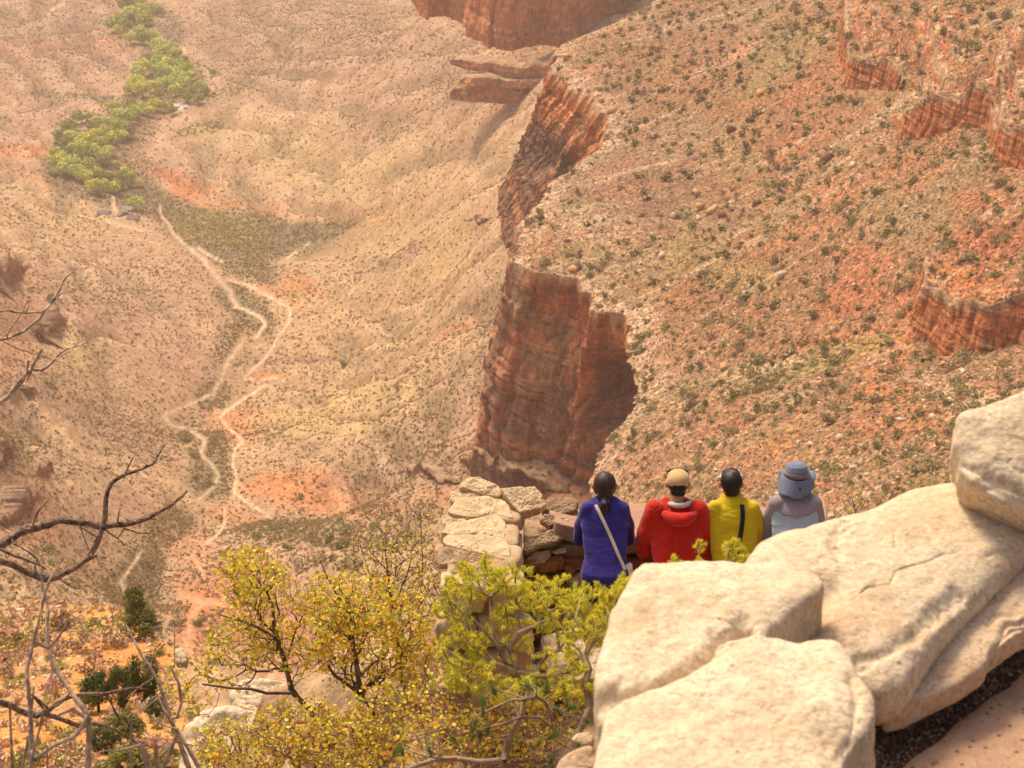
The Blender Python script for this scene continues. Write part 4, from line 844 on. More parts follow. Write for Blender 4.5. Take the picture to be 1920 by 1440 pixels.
# ---- ground near the wall
def z4(X, Y):
    X = np.asarray(X, float); Y = np.asarray(Y, float)
    top = np.where(X > .9, -2.98, -3.2); low = -8.42
    e = 3.2+1.9*sstep(.75, 1.1, X)
    z = top+(low-top)*sstep(0, 1, (Y-e)/2.)
    left = np.clip(-.75-X, 0, 20); z = z-left*1.0-np.clip(left-1.6, 0, 20)*2.2
    z = z-np.clip(Y-14.1-.9*np.clip(-X-1, 0, 4), 0, 60)*3.0
    return z+.12*fbm(X/.8, Y/.8, 0, 750, 4)+.03*fbm(X/.15, Y/.15, 0, 751, 3)*(z > -12)
def build_near_ground():
    gx = np.linspace(-9, 9, 260); gy = np.linspace(2.6, 24, 300); X, Y = np.meshgrid(gx, gy)
    o = mesh_obj('near_ground', np.stack([X, Y, z4(X, Y)], -1).reshape(-1, 3), grid_faces(300, 260), MAT['near_ground'], smooth=True); tag(o, kind='structure')
    R_ = [([(428,1302),(450,1283),(500,1276),(540,1285),(556,1303),(552,1330),(562,1345),(530,1362),(480,1352),(440,1335)], (-2.2, 17.5, -11.5), .4, 'cream limestone block behind the left yellow bush'),
      ([(560,1300),(600,1278),(680,1285),(760,1280),(830,1300),(830,1370),(700,1380),(590,1350)], (-1.2, 15.6, -10.3), .5, 'pale rock ledge glimpsed through the yellow bushes'),
      ([(345,1372),(385,1346),(430,1336),(470,1345),(540,1356),(560,1400),(500,1440),(430,1480),(330,1470)], (-2.6, 16.5, -11.6), .6, 'cracked cream limestone ledge at the bottom left of the yellow bushes'),
      ([(325,1226),(332,1217),(345,1216),(352,1232),(350,1246),(330,1244)], (-5.5, 34, -21.2), .25, 'small pale rock knob on the edge of the orange hillside'),
      ([(1010,1200),(1060,1180),(1130,1190),(1150,1260),(1100,1290),(1020,1280)], (.6, 12.3, -8.3), .3, 'pale flat rock on the ground behind the pinyon'),
      ([(880,1260),(930,1240),(1010,1250),(1020,1300),(950,1320),(880,1310)], (0, 11.8, -8.15), .3, 'whitish flat rock under the pinyon branches')]
    for i, (pts, p, th, lab) in enumerate(R_):
        o = boulder('rock', pts, p, (0, -.5, 1), th*.3, th, MAT['limestone'], 760+i, 140, 70, .4, th*.22, th*.8, fine=.5); tag(o, lab, 'rock')
def build_wall():
    w = empty('stone_wall', (0, 13.8, -8.4)); tag(w, 'rough stone wall the four people lean on, with a pale stepped left end', 'wall')
    inv = np.array((0, 13.8, -8.4)); r = np.random.default_rng(21)
    mc, ml, mo, mm = MAT['wallstone0'], MAT['wallstone1'], MAT['wallstone2'], MAT['mortar']
    def box(name, x0, x1, y0, y1, z0, z1_, mat, rough=.02):
        nx, ny, nz = max(2, int((x1-x0)/.05)), max(2, int((y1-y0)/.05)), max(2, int((z1_-z0)/.05))
        bm = bmesh.new(); bmesh.ops.create_cube(bm, size=1); 
        bmesh.ops.subdivide_edges(bm, edges=bm.edges, cuts=14, use_grid_fill=True)
        V = np.array([v.co[:] for v in bm.verts])*(x1-x0, y1-y0, z1_-z0)+((x0+x1)/2, (y0+y1)/2, (z0+z1_)/2); Fa = [[v.index for v in f.verts] for f in bm.faces]; bm.free()
        V = V+np.stack([fbm(V[:, 0]/.12, V[:, 1]/.12, V[:, 2]/.12, 770+i, 3) for i in range(3)], -1)*rough
        return mesh_obj(name, V-inv, Fa, mat, w)
    box('mortar_core', .10, 2.5, 13.58, 14.02, -8.6, -7.47, mm)
    box('mortar_core', -.50, .02, 12.35, 14.0, -8.9, -7.22, mm, .03)
    # coping of the low stretch
    x = .30; 
    for L in (.52, .40, .46, .46, .42):
        v, f = lump((L*.99, .62, .17), int(r.integers(999)), .22, 44, 20, .03); mesh_obj('coping_stone', v+np.array((x+L/2, 13.80, -7.42))-inv, f, MAT['coping'], w, smooth=True); x += L
    # inner face stones
    z = -8.45
    while z < -7.55:
        h = .10+.10*r.random(); x = .06
        while x < 2.4:
            L = .14+.26*r.random(); v, f = lump((L*.96, .2, h*.94), int(r.integers(9999)), .45, rough=.07)
            mesh_obj('wall_stone', v+np.array((x+L/2, 13.56+.03*r.random(), z+h/2))-inv, f, [mo, mc, mo, ml, MAT['wallstone3']][int(r.integers(5))], w, smooth=True); x += L
        z += h
    # right flank of the left end, seen edge on
    z = -8.5
    while z < -7.2:
        h = .12+.10*r.random(); y = 12.4
        while y < 13.5:
            L = .18+.26*r.random(); v, f = lump((.2, L*.96, h*.94), int(r.integers(9999)), .45, rough=.07)
            mesh_obj('wall_stone', v+np.array((-.03, y+L/2, z+h/2))-inv, f, [mc, mc, mc, MAT['wallstone3']][int(r.integers(4))], w, smooth=True); y += L
        z += h
    z = -8.7
    while z < -7.2:
        h = .2+.16*r.random(); x = -.55
        while x < -.05:
            L = .26+.26*r.random(); v, f = lump((L*.96, .25, h*.94), int(r.integers(9999)), .3, 44, 26, .10)
            mesh_obj('wall_stone', v+np.array((x+L/2, 12.36, z+h/2))-inv, f, [ml, mc][int(r.integers(2))], w, smooth=True); x += L
        z += h
    # traced cap stones: outline, plane point, tilt, thickness, material
    CAPS = [([(863,908),(870,900),(900,896),(916,905),(936,914),(945,926),(936,934),(905,929),(880,921),(862,918)], (-.3, 14.05, -7.02), (0, -.35, 1), .13, ml),
      ([(846,926),(870,916),(892,920),(904,930),(890,936),(850,943),(844,937)], (-.4, 13.9, -7.10), (-.1, -.4, 1), .10, ml),
      ([(838,962),(854,938),(900,934),(945,937),(957,955),(963,974),(930,969),(880,972),(850,967)], (-.25, 13.65, -7.14), (0, -.2, 1), .12, ml),
      ([(938,917),(978,914),(1000,927),(1026,946),(1012,955),(975,962),(958,946)], (.08, 13.8, -7.10), (.25, -.5, 1), .10, ml),
      ([(984,916),(1003,913),(1018,930),(1013,938),(992,926)], (.2, 14.05, -7.12), (0, -.4, 1), .08, ml),
      ([(828,971),(835,967),(876,974),(872,981),(850,985),(833,990)], (-.45, 13.5, -7.20), (-.2, -.4, 1), .09, ml),
      ([(827,1001),(838,986),(880,977),(932,967),(948,981),(946,1011),(930,1014),(890,1003),(850,1005)], (-.28, 13.25, -7.18), (0, -.1, 1), .12, ml),
      ([(830,1016),(840,1005),(900,1003),(950,1014),(957,1046),(930,1046),(870,1033),(835,1024)], (-.27, 12.95, -7.20), (0, -.15, 1), .12, ml),
      ([(822,1040),(834,1026),(880,1036),(955,1050),(950,1062),(880,1058),(824,1060)], (-.28, 12.75, -7.32), (0, -.8, 1), .10, mc),
      ([(833,1075),(850,1062),(900,1058),(945,1066),(955,1110),(930,1150),(850,1150),(835,1110)], (-.28, 12.45, -7.45), (0, -1.2, 1), .18, ml),
      ([(1016,946),(1030,936),(1072,934),(1084,944),(1076,960),(1050,966),(1020,958)], (.40, 13.9, -7.30), (0, -.3, 1), .12, MAT['wallstone3']),
      ([(979,1032),(984,1011),(1020,1000),(1060,984),(1072,986),(1068,1001),(1045,1016),(1012,1024),(986,1036)], (.22, 13.5, -7.42), (0, -.9, 1), .13, mc),
      ([(1012,977),(1022,966),(1040,966),(1042,980),(1030,987)], (.28, 13.55, -7.33), (0, -.8, 1), .08, mc),
      ([(1042,972),(1056,970),(1066,976),(1060,986),(1044,990)], (.38, 13.6, -7.33), (0, -.8, 1), .08, ml),
      ([(988,1046),(1000,1036),(1030,1032),(1034,1042),(1020,1056),(995,1058)], (.25, 13.45, -7.62), (0, -1.6, 1), .10, mc),
      ([(1015,1062),(1030,1046),(1052,1040),(1060,1052),(1050,1066),(1028,1068)], (.33, 13.45, -7.68), (0, -1.6, 1), .10, mo),
      ([(1034,1036),(1046,1030),(1062,1026),(1062,1036),(1044,1040)], (.38, 13.45, -7.55), (0, -1.6, 1), .08, mc),
      ([(1058,1062),(1066,1058),(1078,1064),(1078,1078),(1062,1080)], (.45, 13.45, -7.72), (0, -1.8, 1), .08, mo)]
    for i, (pts, p, n, th, mt) in enumerate(CAPS):
        o = boulder('cap_stone', pts, p, n, th*.16, th, mt, 800+i, 150, 70, .2, th*.3, th*.8, parent=None, fine=.5, sm=1, ridge=.2)
        o.parent = w; o.matrix_parent_inverse = Matrix.Translation(-Vector(inv))
# ================================================================ people
def loft(rings, n=20):
    """rings: (centre, rx, ry, pitch) -> closed tube"""
    V = []; th = np.arange(n)*2*math.pi/n
    for c, rx, ry, pt in rings:
        x = np.cos(th)*rx; y = np.sin(th)*ry
        V.append(np.stack([c[0]+x, c[1]+y*math.cos(pt), c[2]+y*math.sin(pt)], -1))
    k = len(rings); V = np.concatenate(V); Fa = [tuple(f) for f in grid_faces(k, n, True)]
    Fa = [f for f in Fa]+[tuple(range(n))[::-1], tuple(range((k-1)*n, k*n))]
    return V, Fa
def ball(c, r, rot=0.):
    bm = bmesh.new(); bmesh.ops.create_icosphere(bm, subdivisions=3, radius=1); V = np.array([v.co[:] for v in bm.verts])*np.array(r)
    cr, sr = math.cos(rot), math.sin(rot); V = np.stack([V[:, 0], V[:, 1]*cr-V[:, 2]*sr, V[:, 1]*sr+V[:, 2]*cr], -1)+np.array(c)
    Fa = [tuple(v.index for v in f.verts) for f in bm.faces]; bm.free(); return V, Fa
def limb(pts, rs, n=12, sub=4):
    """smooth tapered limb through joints with round ends"""
    out = []
    for i in range(len(pts)-1):
        a, b = np.array(pts[i], float), np.array(pts[i+1], float)
        v, f = cone(a, b, rs[i], rs[i+1], n); f = [tuple(q) for q in f]+[tuple(range(n))[::-1], tuple(range(n, 2*n))]; out.append((v, f))
    for p, r_ in zip(pts, rs): out.append(ball(p, (r_, r_, r_)))
    return out
def organic(name, prims, mat, parent, voxel=.012, smooth=6, disp=None, cut=None, deci=None):
    V = []; Fa = []; o = 0
    for v, f in prims:
        V.append(v); Fa += [tuple(int(i)+o for i in q) for q in f]; o += len(v)
    ob = mesh_obj(name, np.concatenate(V), Fa, mat)
    m = ob.modifiers.new('r', 'REMESH'); m.mode = 'VOXEL'; m.voxel_size = voxel; m.use_smooth_shade = True
    s = ob.modifiers.new('s', 'SMOOTH'); s.iterations = smooth; s.factor = .6
    dg = bpy.context.evaluated_depsgraph_get(); me = bpy.data.meshes.new_from_object(ob.evaluated_get(dg))
    old = ob.data; ob.modifiers.clear(); ob.data = me; bpy.data.meshes.remove(old); me.name = name
    if not me.materials: me.materials.append(mat)
    if cut is not None:
        bm = bmesh.new(); bm.from_mesh(me); bmesh.ops.delete(bm, geom=[v for v in bm.verts if cut(v.co)], context='VERTS'); bm.to_mesh(me); bm.free()
    if disp is not None:
        n = len(me.vertices); co_ = np.zeros(n*3, np.float32); me.vertices.foreach_get('co', co_); co_ = co_.reshape(-1, 3)
        nr = np.zeros(n*3, np.float32); me.vertices.foreach_get('normal', nr); nr = nr.reshape(-1, 3)
        co_ = co_+nr*disp(co_)[:, None]; me.vertices.foreach_set('co', co_.astype(np.float32).ravel()); me.update()
    me.polygons.foreach_set('use_smooth', np.ones(len(me.polygons), bool))
    if parent: ob.parent = parent
    return ob
def hand(side, wrist, d, r_):
    """palm, four curled fingers, thumb; d = forward direction of the forearm on the wall"""
    out = []; w = np.array(wrist, float); d = np.array(d, float); d /= np.linalg.norm(d); up = np.array((0, 0, 1.)); lat = np.cross(d, up); lat /= np.linalg.norm(lat)
    pc = w+d*.05; out += limb([w, w+d*.03], [.024, .026]); out.append(ball(pc, (.042, .042, .017)))
    for i, (o_, L) in enumerate(((-.030, .068), (-.010, .078), (.011, .074), (.030, .058))):
        a = w+d*.085+lat*o_; b = a+d*L*.5-up*.006; c = b+d*L*.42-up*.022; out += limb([w+d*.05+lat*o_*.8, a, b, c], [.0095, .0095, .0085, .007], 8)
    s = -side; t0 = w+d*.03+lat*.032*s; out += limb([t0, t0+d*.03+lat*.022*s, t0+d*.058+lat*.026*s], [.012, .0105, .008], 8)
    return out
def person(x, y, z, sw, tw, mats, kind, head=(0, .33, 1.575), turn=0., hipw=.16, lean=.22, ely=.07, elz=1.09):
    """standing figure leaning on the wall with its forearms; +Y is away from the camera"""
    root = empty('person', (x, y, z), turn)
    hx, hy, hz = head; sk = mats['skin']; wall = 1.075
    sh = [(s*sw, lean, 1.415) for s in (-1, 1)]; el = [(s*(sw+.045), lean+ely, elz) for s in (-1, 1)]; wr = [(s*.08, .50, wall+.04) for s in (-1, 1)]
    # ---- body: one continuous surface
    P = []
    for s in (0, 1):
        sg = -1 if s == 0 else 1
        P += limb([(sg*.09, -.01, .90), (sg*.10, .0, .50), (sg*.11, -.06, .10)], [.082, .056, .040]); P += limb([(sg*.11, -.06, .05), (sg*.13, .10, .035)], [.042, .036])
        P += limb([np.array(sh[s])*(.86, 1, .985), el[s], wr[s]], [.040, .032, .026])
        d = np.array(wr[s])-np.array(el[s]); d[2] = -.05*np.linalg.norm(d); P += hand(sg, wr[s], d*np.array((.6, 1, 1)), 1)
    P.append(loft([((0, .01, .84), hipw*.8, .08, 0), ((0, .02, .94), hipw*.8, .08, .1), ((0, .075, 1.10), tw*.72, .07, .3), ((0, .165, 1.27), tw*.82, .075, .45), ((0, lean+.01, 1.365), sw*.75, .06, .5), ((0, lean+.025, 1.44), .06, .055, .5)]))
    P += limb([(0, lean+.035, 1.41), (hx*.7, hy-.03, hz-.07)], [.064, .060])
    # head: skull, jaw, nose, brow, lips, chin, ears
    P += [ball((hx, hy-.010, hz+.018), (.077, .094, .090)), ball((hx, hy+.035, hz-.045), (.055, .055, .055)), ball((hx, hy+.075, hz-.088), (.024, .020, .018)),
          ball((hx, hy+.096, hz-.022), (.012, .018, .016)), ball((hx, hy+.088, hz+.002), (.009, .012, .022)), ball((hx, hy+.078, hz+.022), (.045, .014, .010)), ball((hx, hy+.084, hz-.056), (.022, .009, .008))]
    for s in (-1, 1): P += [ball((hx+s*.089, hy-.004, hz-.010), (.013, .020, .034), .15), ball((hx+s*.040, hy+.055, hz-.018), (.022, .022, .020))]
    body = organic('body', P, sk, root, .0085, 3)
    for s in (-1, 1):
        v, f = ball((hx+s*.030, hy+.081, hz+.004), (.012, .008, .008)); e = mesh_obj('eye', v, f, MAT['eye'], root, smooth=True)
    # ---- trousers
    P = []
    for sg in (-1, 1): P += limb([(sg*.085, -.01, .90), (sg*.10, .0, .50), (sg*.11, -.055, .10)], [.098, .075, .066])
    P.append(loft([((0, -.01, .82), hipw, .118, 0), ((0, -.01, .92), hipw*1.0, .122, .1), ((0, .02, 1.03), hipw*.9, .105, .2)]))
    organic('trousers', P, mats['trousers'], root, .012, 4, lambda c: .004*fbm(c[:, 0]*9, c[:, 1]*9, c[:, 2]*14, 5, 3))
    for sg in (-1, 1):
        P = limb([(sg*.11, -.08, .05), (sg*.125, .04, .045), (sg*.135, .13, .035)], [.05, .05, .042]); organic('shoe', P, MAT['shoe'], root, .012, 3)
    return root, sh, el, wr
def torso(root, sw, tw, hem, hw, mat, el, wr, sh, lean=.22, bulk=1., name='jacket', disp=None, sleeves=True, cuff=.0, neck=.066, slr=(.066, .056, .040), drop=1.40):
    P = [loft([((0, -.015, hem), hw, .125*bulk, .05), ((0, -.01, hem+.07), hw*.985, .125*bulk, .1), ((0, .04, hem+.16), tw*.93, .112*bulk, .25), ((0, .10, hem+.27), tw, .115*bulk, .4), ((0, .165, 1.30), tw*1.07, .120*bulk, .5), ((0, lean-.015, 1.40), sw*1.03, .108*bulk, .5), ((0, lean+.005, 1.455), sw*.80, .088, .5), ((0, lean+.03, 1.478), neck, .062, .4)])]
    if sleeves:
        for s in (0, 1):
            e = np.array(el[s]); w = np.array(wr[s]); e2 = e+np.array((0, 0, .004)); s_ = np.array(sh[s]); m = (s_+e)/2+np.array(((-1 if s == 0 else 1)*.012, -.015, 0))
            P += limb([s_*(.9, 1, 1)+(0, 0, drop-1.40), m, e2, w+(e-w)*.12], [slr[0], (slr[0]+slr[1])/2*1.02, slr[1], slr[2]], 14)
    return organic(name, P, mat, root, .0085, 5, disp)
def strap(root, name, pts, width, mat, nrm=(0, -1, .3), th=.004):
    pts = np.array(pts, float); k = np.linspace(0, 1, len(pts)); q = np.linspace(0, 1, 40)
    # smooth through points
    C = np.stack([np.interp(q, k, pts[:, i]) for i in range(3)], -1)
    for _ in range(3): C[1:-1] = (C[:-2]+2*C[1:-1]+C[2:])/4
    t = np.gradient(C, axis=0); t /= np.linalg.norm(t, axis=1)[:, None]; n = np.array(nrm, float); n = n-t*(t@n)[:, None]; n /= np.linalg.norm(n, axis=1)[:, None]; b = np.cross(t, n)
    V = np.stack([C-b*width/2, C+b*width/2, C+b*width/2+n*th, C-b*width/2+n*th], 1).reshape(-1, 3)
    return mesh_obj(name, V, grid_faces(40, 4, True), mat, root, smooth=False)
def surf_strap(root, tgt, name, uv, width, mat, off=.006):
    """strap laid on the back of a garment: (x,z) path dropped on to the surface from behind"""
    pts = []; q = np.linspace(0, 1, 30); u = np.array(uv, float); k = np.linspace(0, 1, len(u))
    xs = np.interp(q, k, u[:, 0]); zs = np.interp(q, k, u[:, 1])
    for x, z in zip(xs, zs):
        hit, loc, nr, _ = tgt.ray_cast(Vector((x, -1.5, z)), Vector((0, 1, 0)))
        pts.append((x, (loc.y if hit else .1)-off, z+.002))
    return strap(root, name, pts, width, mat)
def build_people():
    Z0 = -8.42; H = MAT
    cre = lambda c, sd, k=22., a=.0045: -a*.5*np.clip(1-np.abs(fbm(c[:, 0]*4+c[:, 2]*3, c[:, 1]*4, c[:, 2]*k*.6-c[:, 0]*5, sd, 2))*9, 0, 1)
    fold = lambda a, sx, sz, sd: (lambda c: cre(c, sd+9)+a*(1.2*fbm(c[:, 0]*sx, c[:, 1]*5, c[:, 2]*sz+c[:, 0]*2., sd, 3)-.6*np.abs(fbm(c[:, 0]*sx*1.6, c[:, 1]*6, c[:, 2]*sz*1.7, sd+5, 3))))
    # ---- woman in the purple blue sweater
    m = dict(skin=H['skin'], trousers=H['cloth_black'])
    r, sh, el, wr = person(.728, 13.12, Z0, .150, .150, m, 'w', head=(0, .33, 1.565), hipw=.165)
    t = torso(r, .168, .176, .93, .192, H['cloth_purple'], el, wr, sh, name='sweater', disp=fold(.006, 5, 13, 31), slr=(.058, .050, .036))
    v, f = loft([((0, .215, 1.415), .09, .076, .4), ((0, .238, 1.445), .076, .070, .4), ((0, .262, 1.48), .070, .066, .4)]); mesh_obj('collar', v, f, H['cloth_purple'], r, smooth=True)
    hx, hy, hz = 0, .33, 1.565
    hd = lambda c: .0022*fbm(c[:, 0]*120, c[:, 1]*30, c[:, 2]*8, 33, 3)+.004*fbm(c[:, 0]*25, c[:, 1]*10, c[:, 2]*6, 34, 2)
    organic('hair', [ball((0, hy-.018, hz+.022), (.089, .100, .098)), ball((0, hy-.07, hz-.05), (.062, .050, .062)), ball((-.062, hy+.0, hz-.02), (.028, .055, .06)), ball((.062, hy+.0, hz-.02), (.028, .055, .06))], H['hair_brown'], r, .006, 4, hd, cut=lambda c: c.y > hy+.062 and c.z < hz+.07)
    organic('ponytail', limb([(0, hy-.105, hz-.055), (.0, hy-.148, hz-.10), (-.002, hy-.155, hz-.155), (-.004, hy-.145, hz-.215)], [.026, .042, .040, .018]), H['hair_black'], r, .006, 3, hd)
    organic('hair_tie', limb([(-.012, hy-.112, hz-.062), (.012, hy-.112, hz-.062)], [.026, .026]), H['cloth_black'], r, .006, 2)
    strap_pts = [(-.075, 1.455), (-.05, 1.42), (.0, 1.33), (.07, 1.19), (.125, 1.075), (.152, 1.02)]
    surf_strap(r, t, 'bag_strap', strap_pts, .026, H['cloth_white'])
    tag(r, 'woman with a dark ponytail in a purple blue sweater, leftmost at the wall', 'person')
    b = empty('shoulder_bag', (.728+.192, 13.12+.0, Z0+.985)); organic('pouch', [ball((0, 0, -.03), (.034, .062, .052)), ball((0, .01, .02), (.026, .050, .032))], H['cloth_white'], b, .006, 3, lambda c: .006*fbm(c[:, 0]*30, c[:, 1]*30, c[:, 2]*30, 37, 3))
    strap(b, 'flap_strap', [(-.03, -.02, .06), (-.01, -.05, .03), (0, -.06, -.01)], .02, H['cloth_white']); organic('tassel', limb([(-.0, -.03, -.07), (.004, -.035, -.105)], [.012, .006]), H['cloth_white'], b, .004, 2)
    tag(b, 'small whitish bag hanging at the right hip of the woman', 'bag')
    # ---- person in the red jacket and tan cap
    m = dict(skin=H['skin'], trousers=H['cloth_dark'])
    r, sh, el, wr = person(1.285, 13.10, Z0, .19, .18, m, 'r', head=(.015, .335, 1.585), hipw=.19, ely=.0, elz=1.04)
    rf = lambda c: cre(c, 48, 12., .009)+cre(c, 49, 20., .005)+.013*(1.2*fbm(c[:, 0]*5, c[:, 1]*5, c[:, 2]*6+c[:, 0]*3, 41, 3)-.9*np.abs(fbm(c[:, 0]*7, c[:, 1]*6, c[:, 2]*5, 43, 2)))
    t = torso(r, .205, .205, .88, .215, H['cloth_red'], el, wr, sh, bulk=1.12, disp=rf, slr=(.082, .078, .062), neck=.08)
    # hood lying on the back, open at the neck
    hp = []
    for a in np.linspace(-2.55, -.59, 9):
        hp.append((.02+math.cos(a)*.135, .205+math.sin(a)*.115, 1.425+.035*math.sin(a)+.012*abs(math.cos(a))))
    organic('hood', limb(hp, [.030, .040, .050, .056, .058, .056, .050, .040, .030])+[ball((.02, .12, 1.375), (.10, .045, .055), .5)], H['cloth_red'], r, .008, 4, lambda c: .007*fbm(c[:, 0]*9, c[:, 1]*8, c[:, 2]*26, 44, 3))
    cp = [(.02+math.cos(a)*(.088+.012*math.sin(3*a)), .245+math.sin(a)*.075, 1.465-.012*math.sin(a)) for a in np.linspace(-2.9, .25, 12)]
    organic('collar', limb(cp, [.014, .018, .022, .022, .020, .022, .024, .022, .020, .018, .016, .012]), H['cloth_grey'], r, .006, 2, lambda c: .006*fbm(c[:, 0]*30, c[:, 1]*30, c[:, 2]*30, 45, 2))
    hx, hy, hz = .015, .335, 1.585
    organic('hair', [ball((hx, hy-.018, hz+.005), (.080, .096, .082)), ball((hx, hy-.06, hz-.045), (.060, .045, .035))], H['hair_black'], r, .006, 3, cut=lambda c: c.y > hy+.03 or c.z < hz-.075)
    cap = organic('cap', [ball((hx, hy-.012, hz+.042), (.090, .106, .080))], H['cloth_tan'], r, .006, 3, lambda c: .002*fbm(c[:, 0]*20, c[:, 1]*20, c[:, 2]*20, 46, 2), cut=lambda c: c.z < hz+.008-(.028 if False else 0) or (c.y < hy-.06 and abs(c.x-hx) < .046 and c.z < hz+.034))
    sm_ = cap.modifiers.new('solid', 'SOLIDIFY'); sm_.thickness = .004
    organic('cap_brim', [ball((hx, hy+.115, hz+.022), (.070, .068, .007), -.2)], H['cloth_tan'], r, .005, 2).parent = cap
    strap(cap, 'cap_band', [(hx-.048, hy-.10, hz+.012), (hx, hy-.118, hz+.008), (hx+.048, hy-.10, hz+.012)], .016, H['cloth_black'], (0, -1, 0))
    v, f = ball((hx, hy-.012, hz+.122), (.007, .007, .004)); mesh_obj('cap_button', v, f, H['cloth_tan'], cap, smooth=True)
    g = []
    organic('glasses', limb([(hx-.085, hy+.06, hz+.075), (hx-.080, hy-.0, hz+.078)], [.006, .005])+limb([(hx+.085, hy+.06, hz+.075), (hx+.080, hy-.0, hz+.078)], [.006, .005])+limb([(hx-.085, hy+.06, hz+.075), (hx-.04, hy+.098, hz+.068), (hx+.04, hy+.098, hz+.068), (hx+.085, hy+.06, hz+.075)], [.008, .014, .014, .008]), H['cloth_black'], r, .004, 1)
    tag(r, 'person in a red hooded jacket and tan cap, second from the left', 'person')
    # ---- man in the yellow top
    m = dict(skin=H['skin'], trousers=H['cloth_dark'])
    r, sh, el, wr = person(1.735, 13.12, Z0, .165, .165, m, 'y', head=(-.015, .335, 1.575), hipw=.17)
    yf = lambda c: cre(c, 58, 40., .006)+.008*fbm(c[:, 0]*4, c[:, 1]*4, c[:, 2]*24+c[:, 0]*4, 51, 3)+.0016*np.sin(c[:, 2]*620+fbm(c[:, 0]*3, 0, c[:, 2]*3, 52, 2)*4)
    t = torso(r, .185, .182, .86, .182, H['cloth_yellow'], el, wr, sh, name='fleece_top', disp=yf, slr=(.062, .056, .042), neck=.072)
    v, f = loft([((-.004, .215, 1.41), .104, .086, .35), ((-.008, .232, 1.44), .086, .080, .35), ((-.010, .250, 1.475), .078, .076, .35), ((-.012, .268, 1.515), .074, .072, .35)]); mesh_obj('collar', v, f, H['cloth_yellow'], r, smooth=True)
    hx, hy, hz = -.015, .335, 1.575
    organic('hair', [ball((hx, hy-.014, hz+.024), (.087, .102, .095)), ball((hx, hy-.06, hz-.03), (.068, .052, .055)), ball((hx, hy+.03, hz+.055), (.076, .068, .062))], H['hair_bald'], r, .006, 3, lambda c: .002*fbm(c[:, 0]*60, c[:, 1]*60, c[:, 2]*20, 53, 3), cut=lambda c: (c.y > hy+.05 and c.z < hz+.06) or (abs(c.x-hx) > .055 and c.z < hz-.035))
    surf_strap(r, t, 'bag_strap', [(.062, 1.455), (.065, 1.40), (.05, 1.28), (.02, 1.14), (-.02, .98), (-.05, .90)], .036, H['cloth_black'])
    tag(r, 'man with thinning black hair in a yellow top crossed by a black strap', 'person')
    # ---- person in the sun hat
    m = dict(skin=H['skin'], trousers=H['cloth_dark'])
    r, sh, el, wr = person(2.212, 13.10, Z0+.05, .160, .158, m, 'b', head=(.01, .32, 1.58), hipw=.17)
    bf = lambda c: cre(c, 68, 24., .006)+.009*(1.2*fbm(c[:, 0]*5, c[:, 1]*4, c[:, 2]*11-c[:, 0]*9, 61, 3)-.5*np.abs(fbm(c[:, 0]*6, c[:, 1]*6, c[:, 2]*12, 63, 2)))
    t = torso(r, .176, .178, .88, .18, H['cloth_lightblue'], el, wr, sh, name='shirt', disp=bf, slr=(.052, .046, .03), sleeves=False)
    # yoke and sleeves of the second colour sit just outside the shirt
    P = [loft([((0, .212, 1.418), .186, .126, .5), ((0, .216, 1.430), .180, .124, .5), ((0, .225, 1.458), .150, .108, .5), ((0, .25, 1.488), .072, .068, .4)])]
    for s in (0, 1):
        e = np.array(el[s]); w = np.array(wr[s]); s_ = np.array(sh[s]); P += limb([s_*(.9, 1, 1), (s_+e)/2+np.array(((-1 if s == 0 else 1)*.010, -.01, 0)), e, w+(e-w)*.12], [.066, .060, .052, .038], 14)
    organic('yoke', P, H['cloth_mauve'], r, .008, 3, lambda c: .005*fbm(c[:, 0]*9, c[:, 1]*8, c[:, 2]*14, 64, 3))
    hx, hy, hz = .01, .32, 1.58
    organic('hair', [ball((hx, hy-.018, hz), (.083, .096, .09))], H['hair_black'], r, .007, 3, cut=lambda c: c.y > hy+.04)
    hat = organic('sun_hat', [loft([((hx, hy-.005, hz+.030), .096, .106, -.12), ((hx, hy-.005, hz+.085), .092, .102, -.12), ((hx, hy-.003, hz+.125), .078, .086, -.12), ((hx, hy, hz+.145), .045, .050, -.12)], 28)], H['cloth_hat'], r, .006, 3, lambda c: .003*fbm(c[:, 0]*14, c[:, 1]*14, c[:, 2]*30, 65, 3))
    th = np.linspace(0, 2*math.pi, 72, endpoint=False); V = []
    for i, q in enumerate(np.linspace(0, 1, 12)):
        back = np.clip(-np.sin(th+.35), 0, 1); ex = .036+.026*back; rr_ = 1+0*th
        X = hx+np.cos(th)*(.098+q*ex*1.15)+q*.012*np.sin(2*th+1); Y = hy-.005+np.sin(th)*(.108+q*ex*.95); Z_ = hz+.040-q*(.016+.115*back**.7+.03*np.clip(np.cos(th),0,1)*back)-.12*0+.012*q*np.sin(3*th+.6)+.010*q*q*np.sin(5*th)
        V.append(np.stack([X, Y, Z_], -1))
    br = mesh_obj('hat_brim', np.concatenate(V), grid_faces(12, 72, True), H['cloth_hat'], hat, smooth=True); s_ = br.modifiers.new('solid', 'SOLIDIFY'); s_.thickness = .005
    v, f = loft([((hx, hy-.005, hz+.048), .1015, .1115, -.12), ((hx, hy-.005, hz+.076), .099, .108, -.12)], 36); mesh_obj('hat_band', v, f, H['cloth_band'], hat, smooth=True)
    organic('cord_toggle', limb([(hx+.01, hy-.155, hz-.004), (hx+.012, hy-.16, hz-.02)], [.007, .006]), H['cloth_black'], r, .003, 1).parent = hat
    tag(r, 'person in a blue grey sun hat and pale blue shirt, rightmost at the wall', 'person')
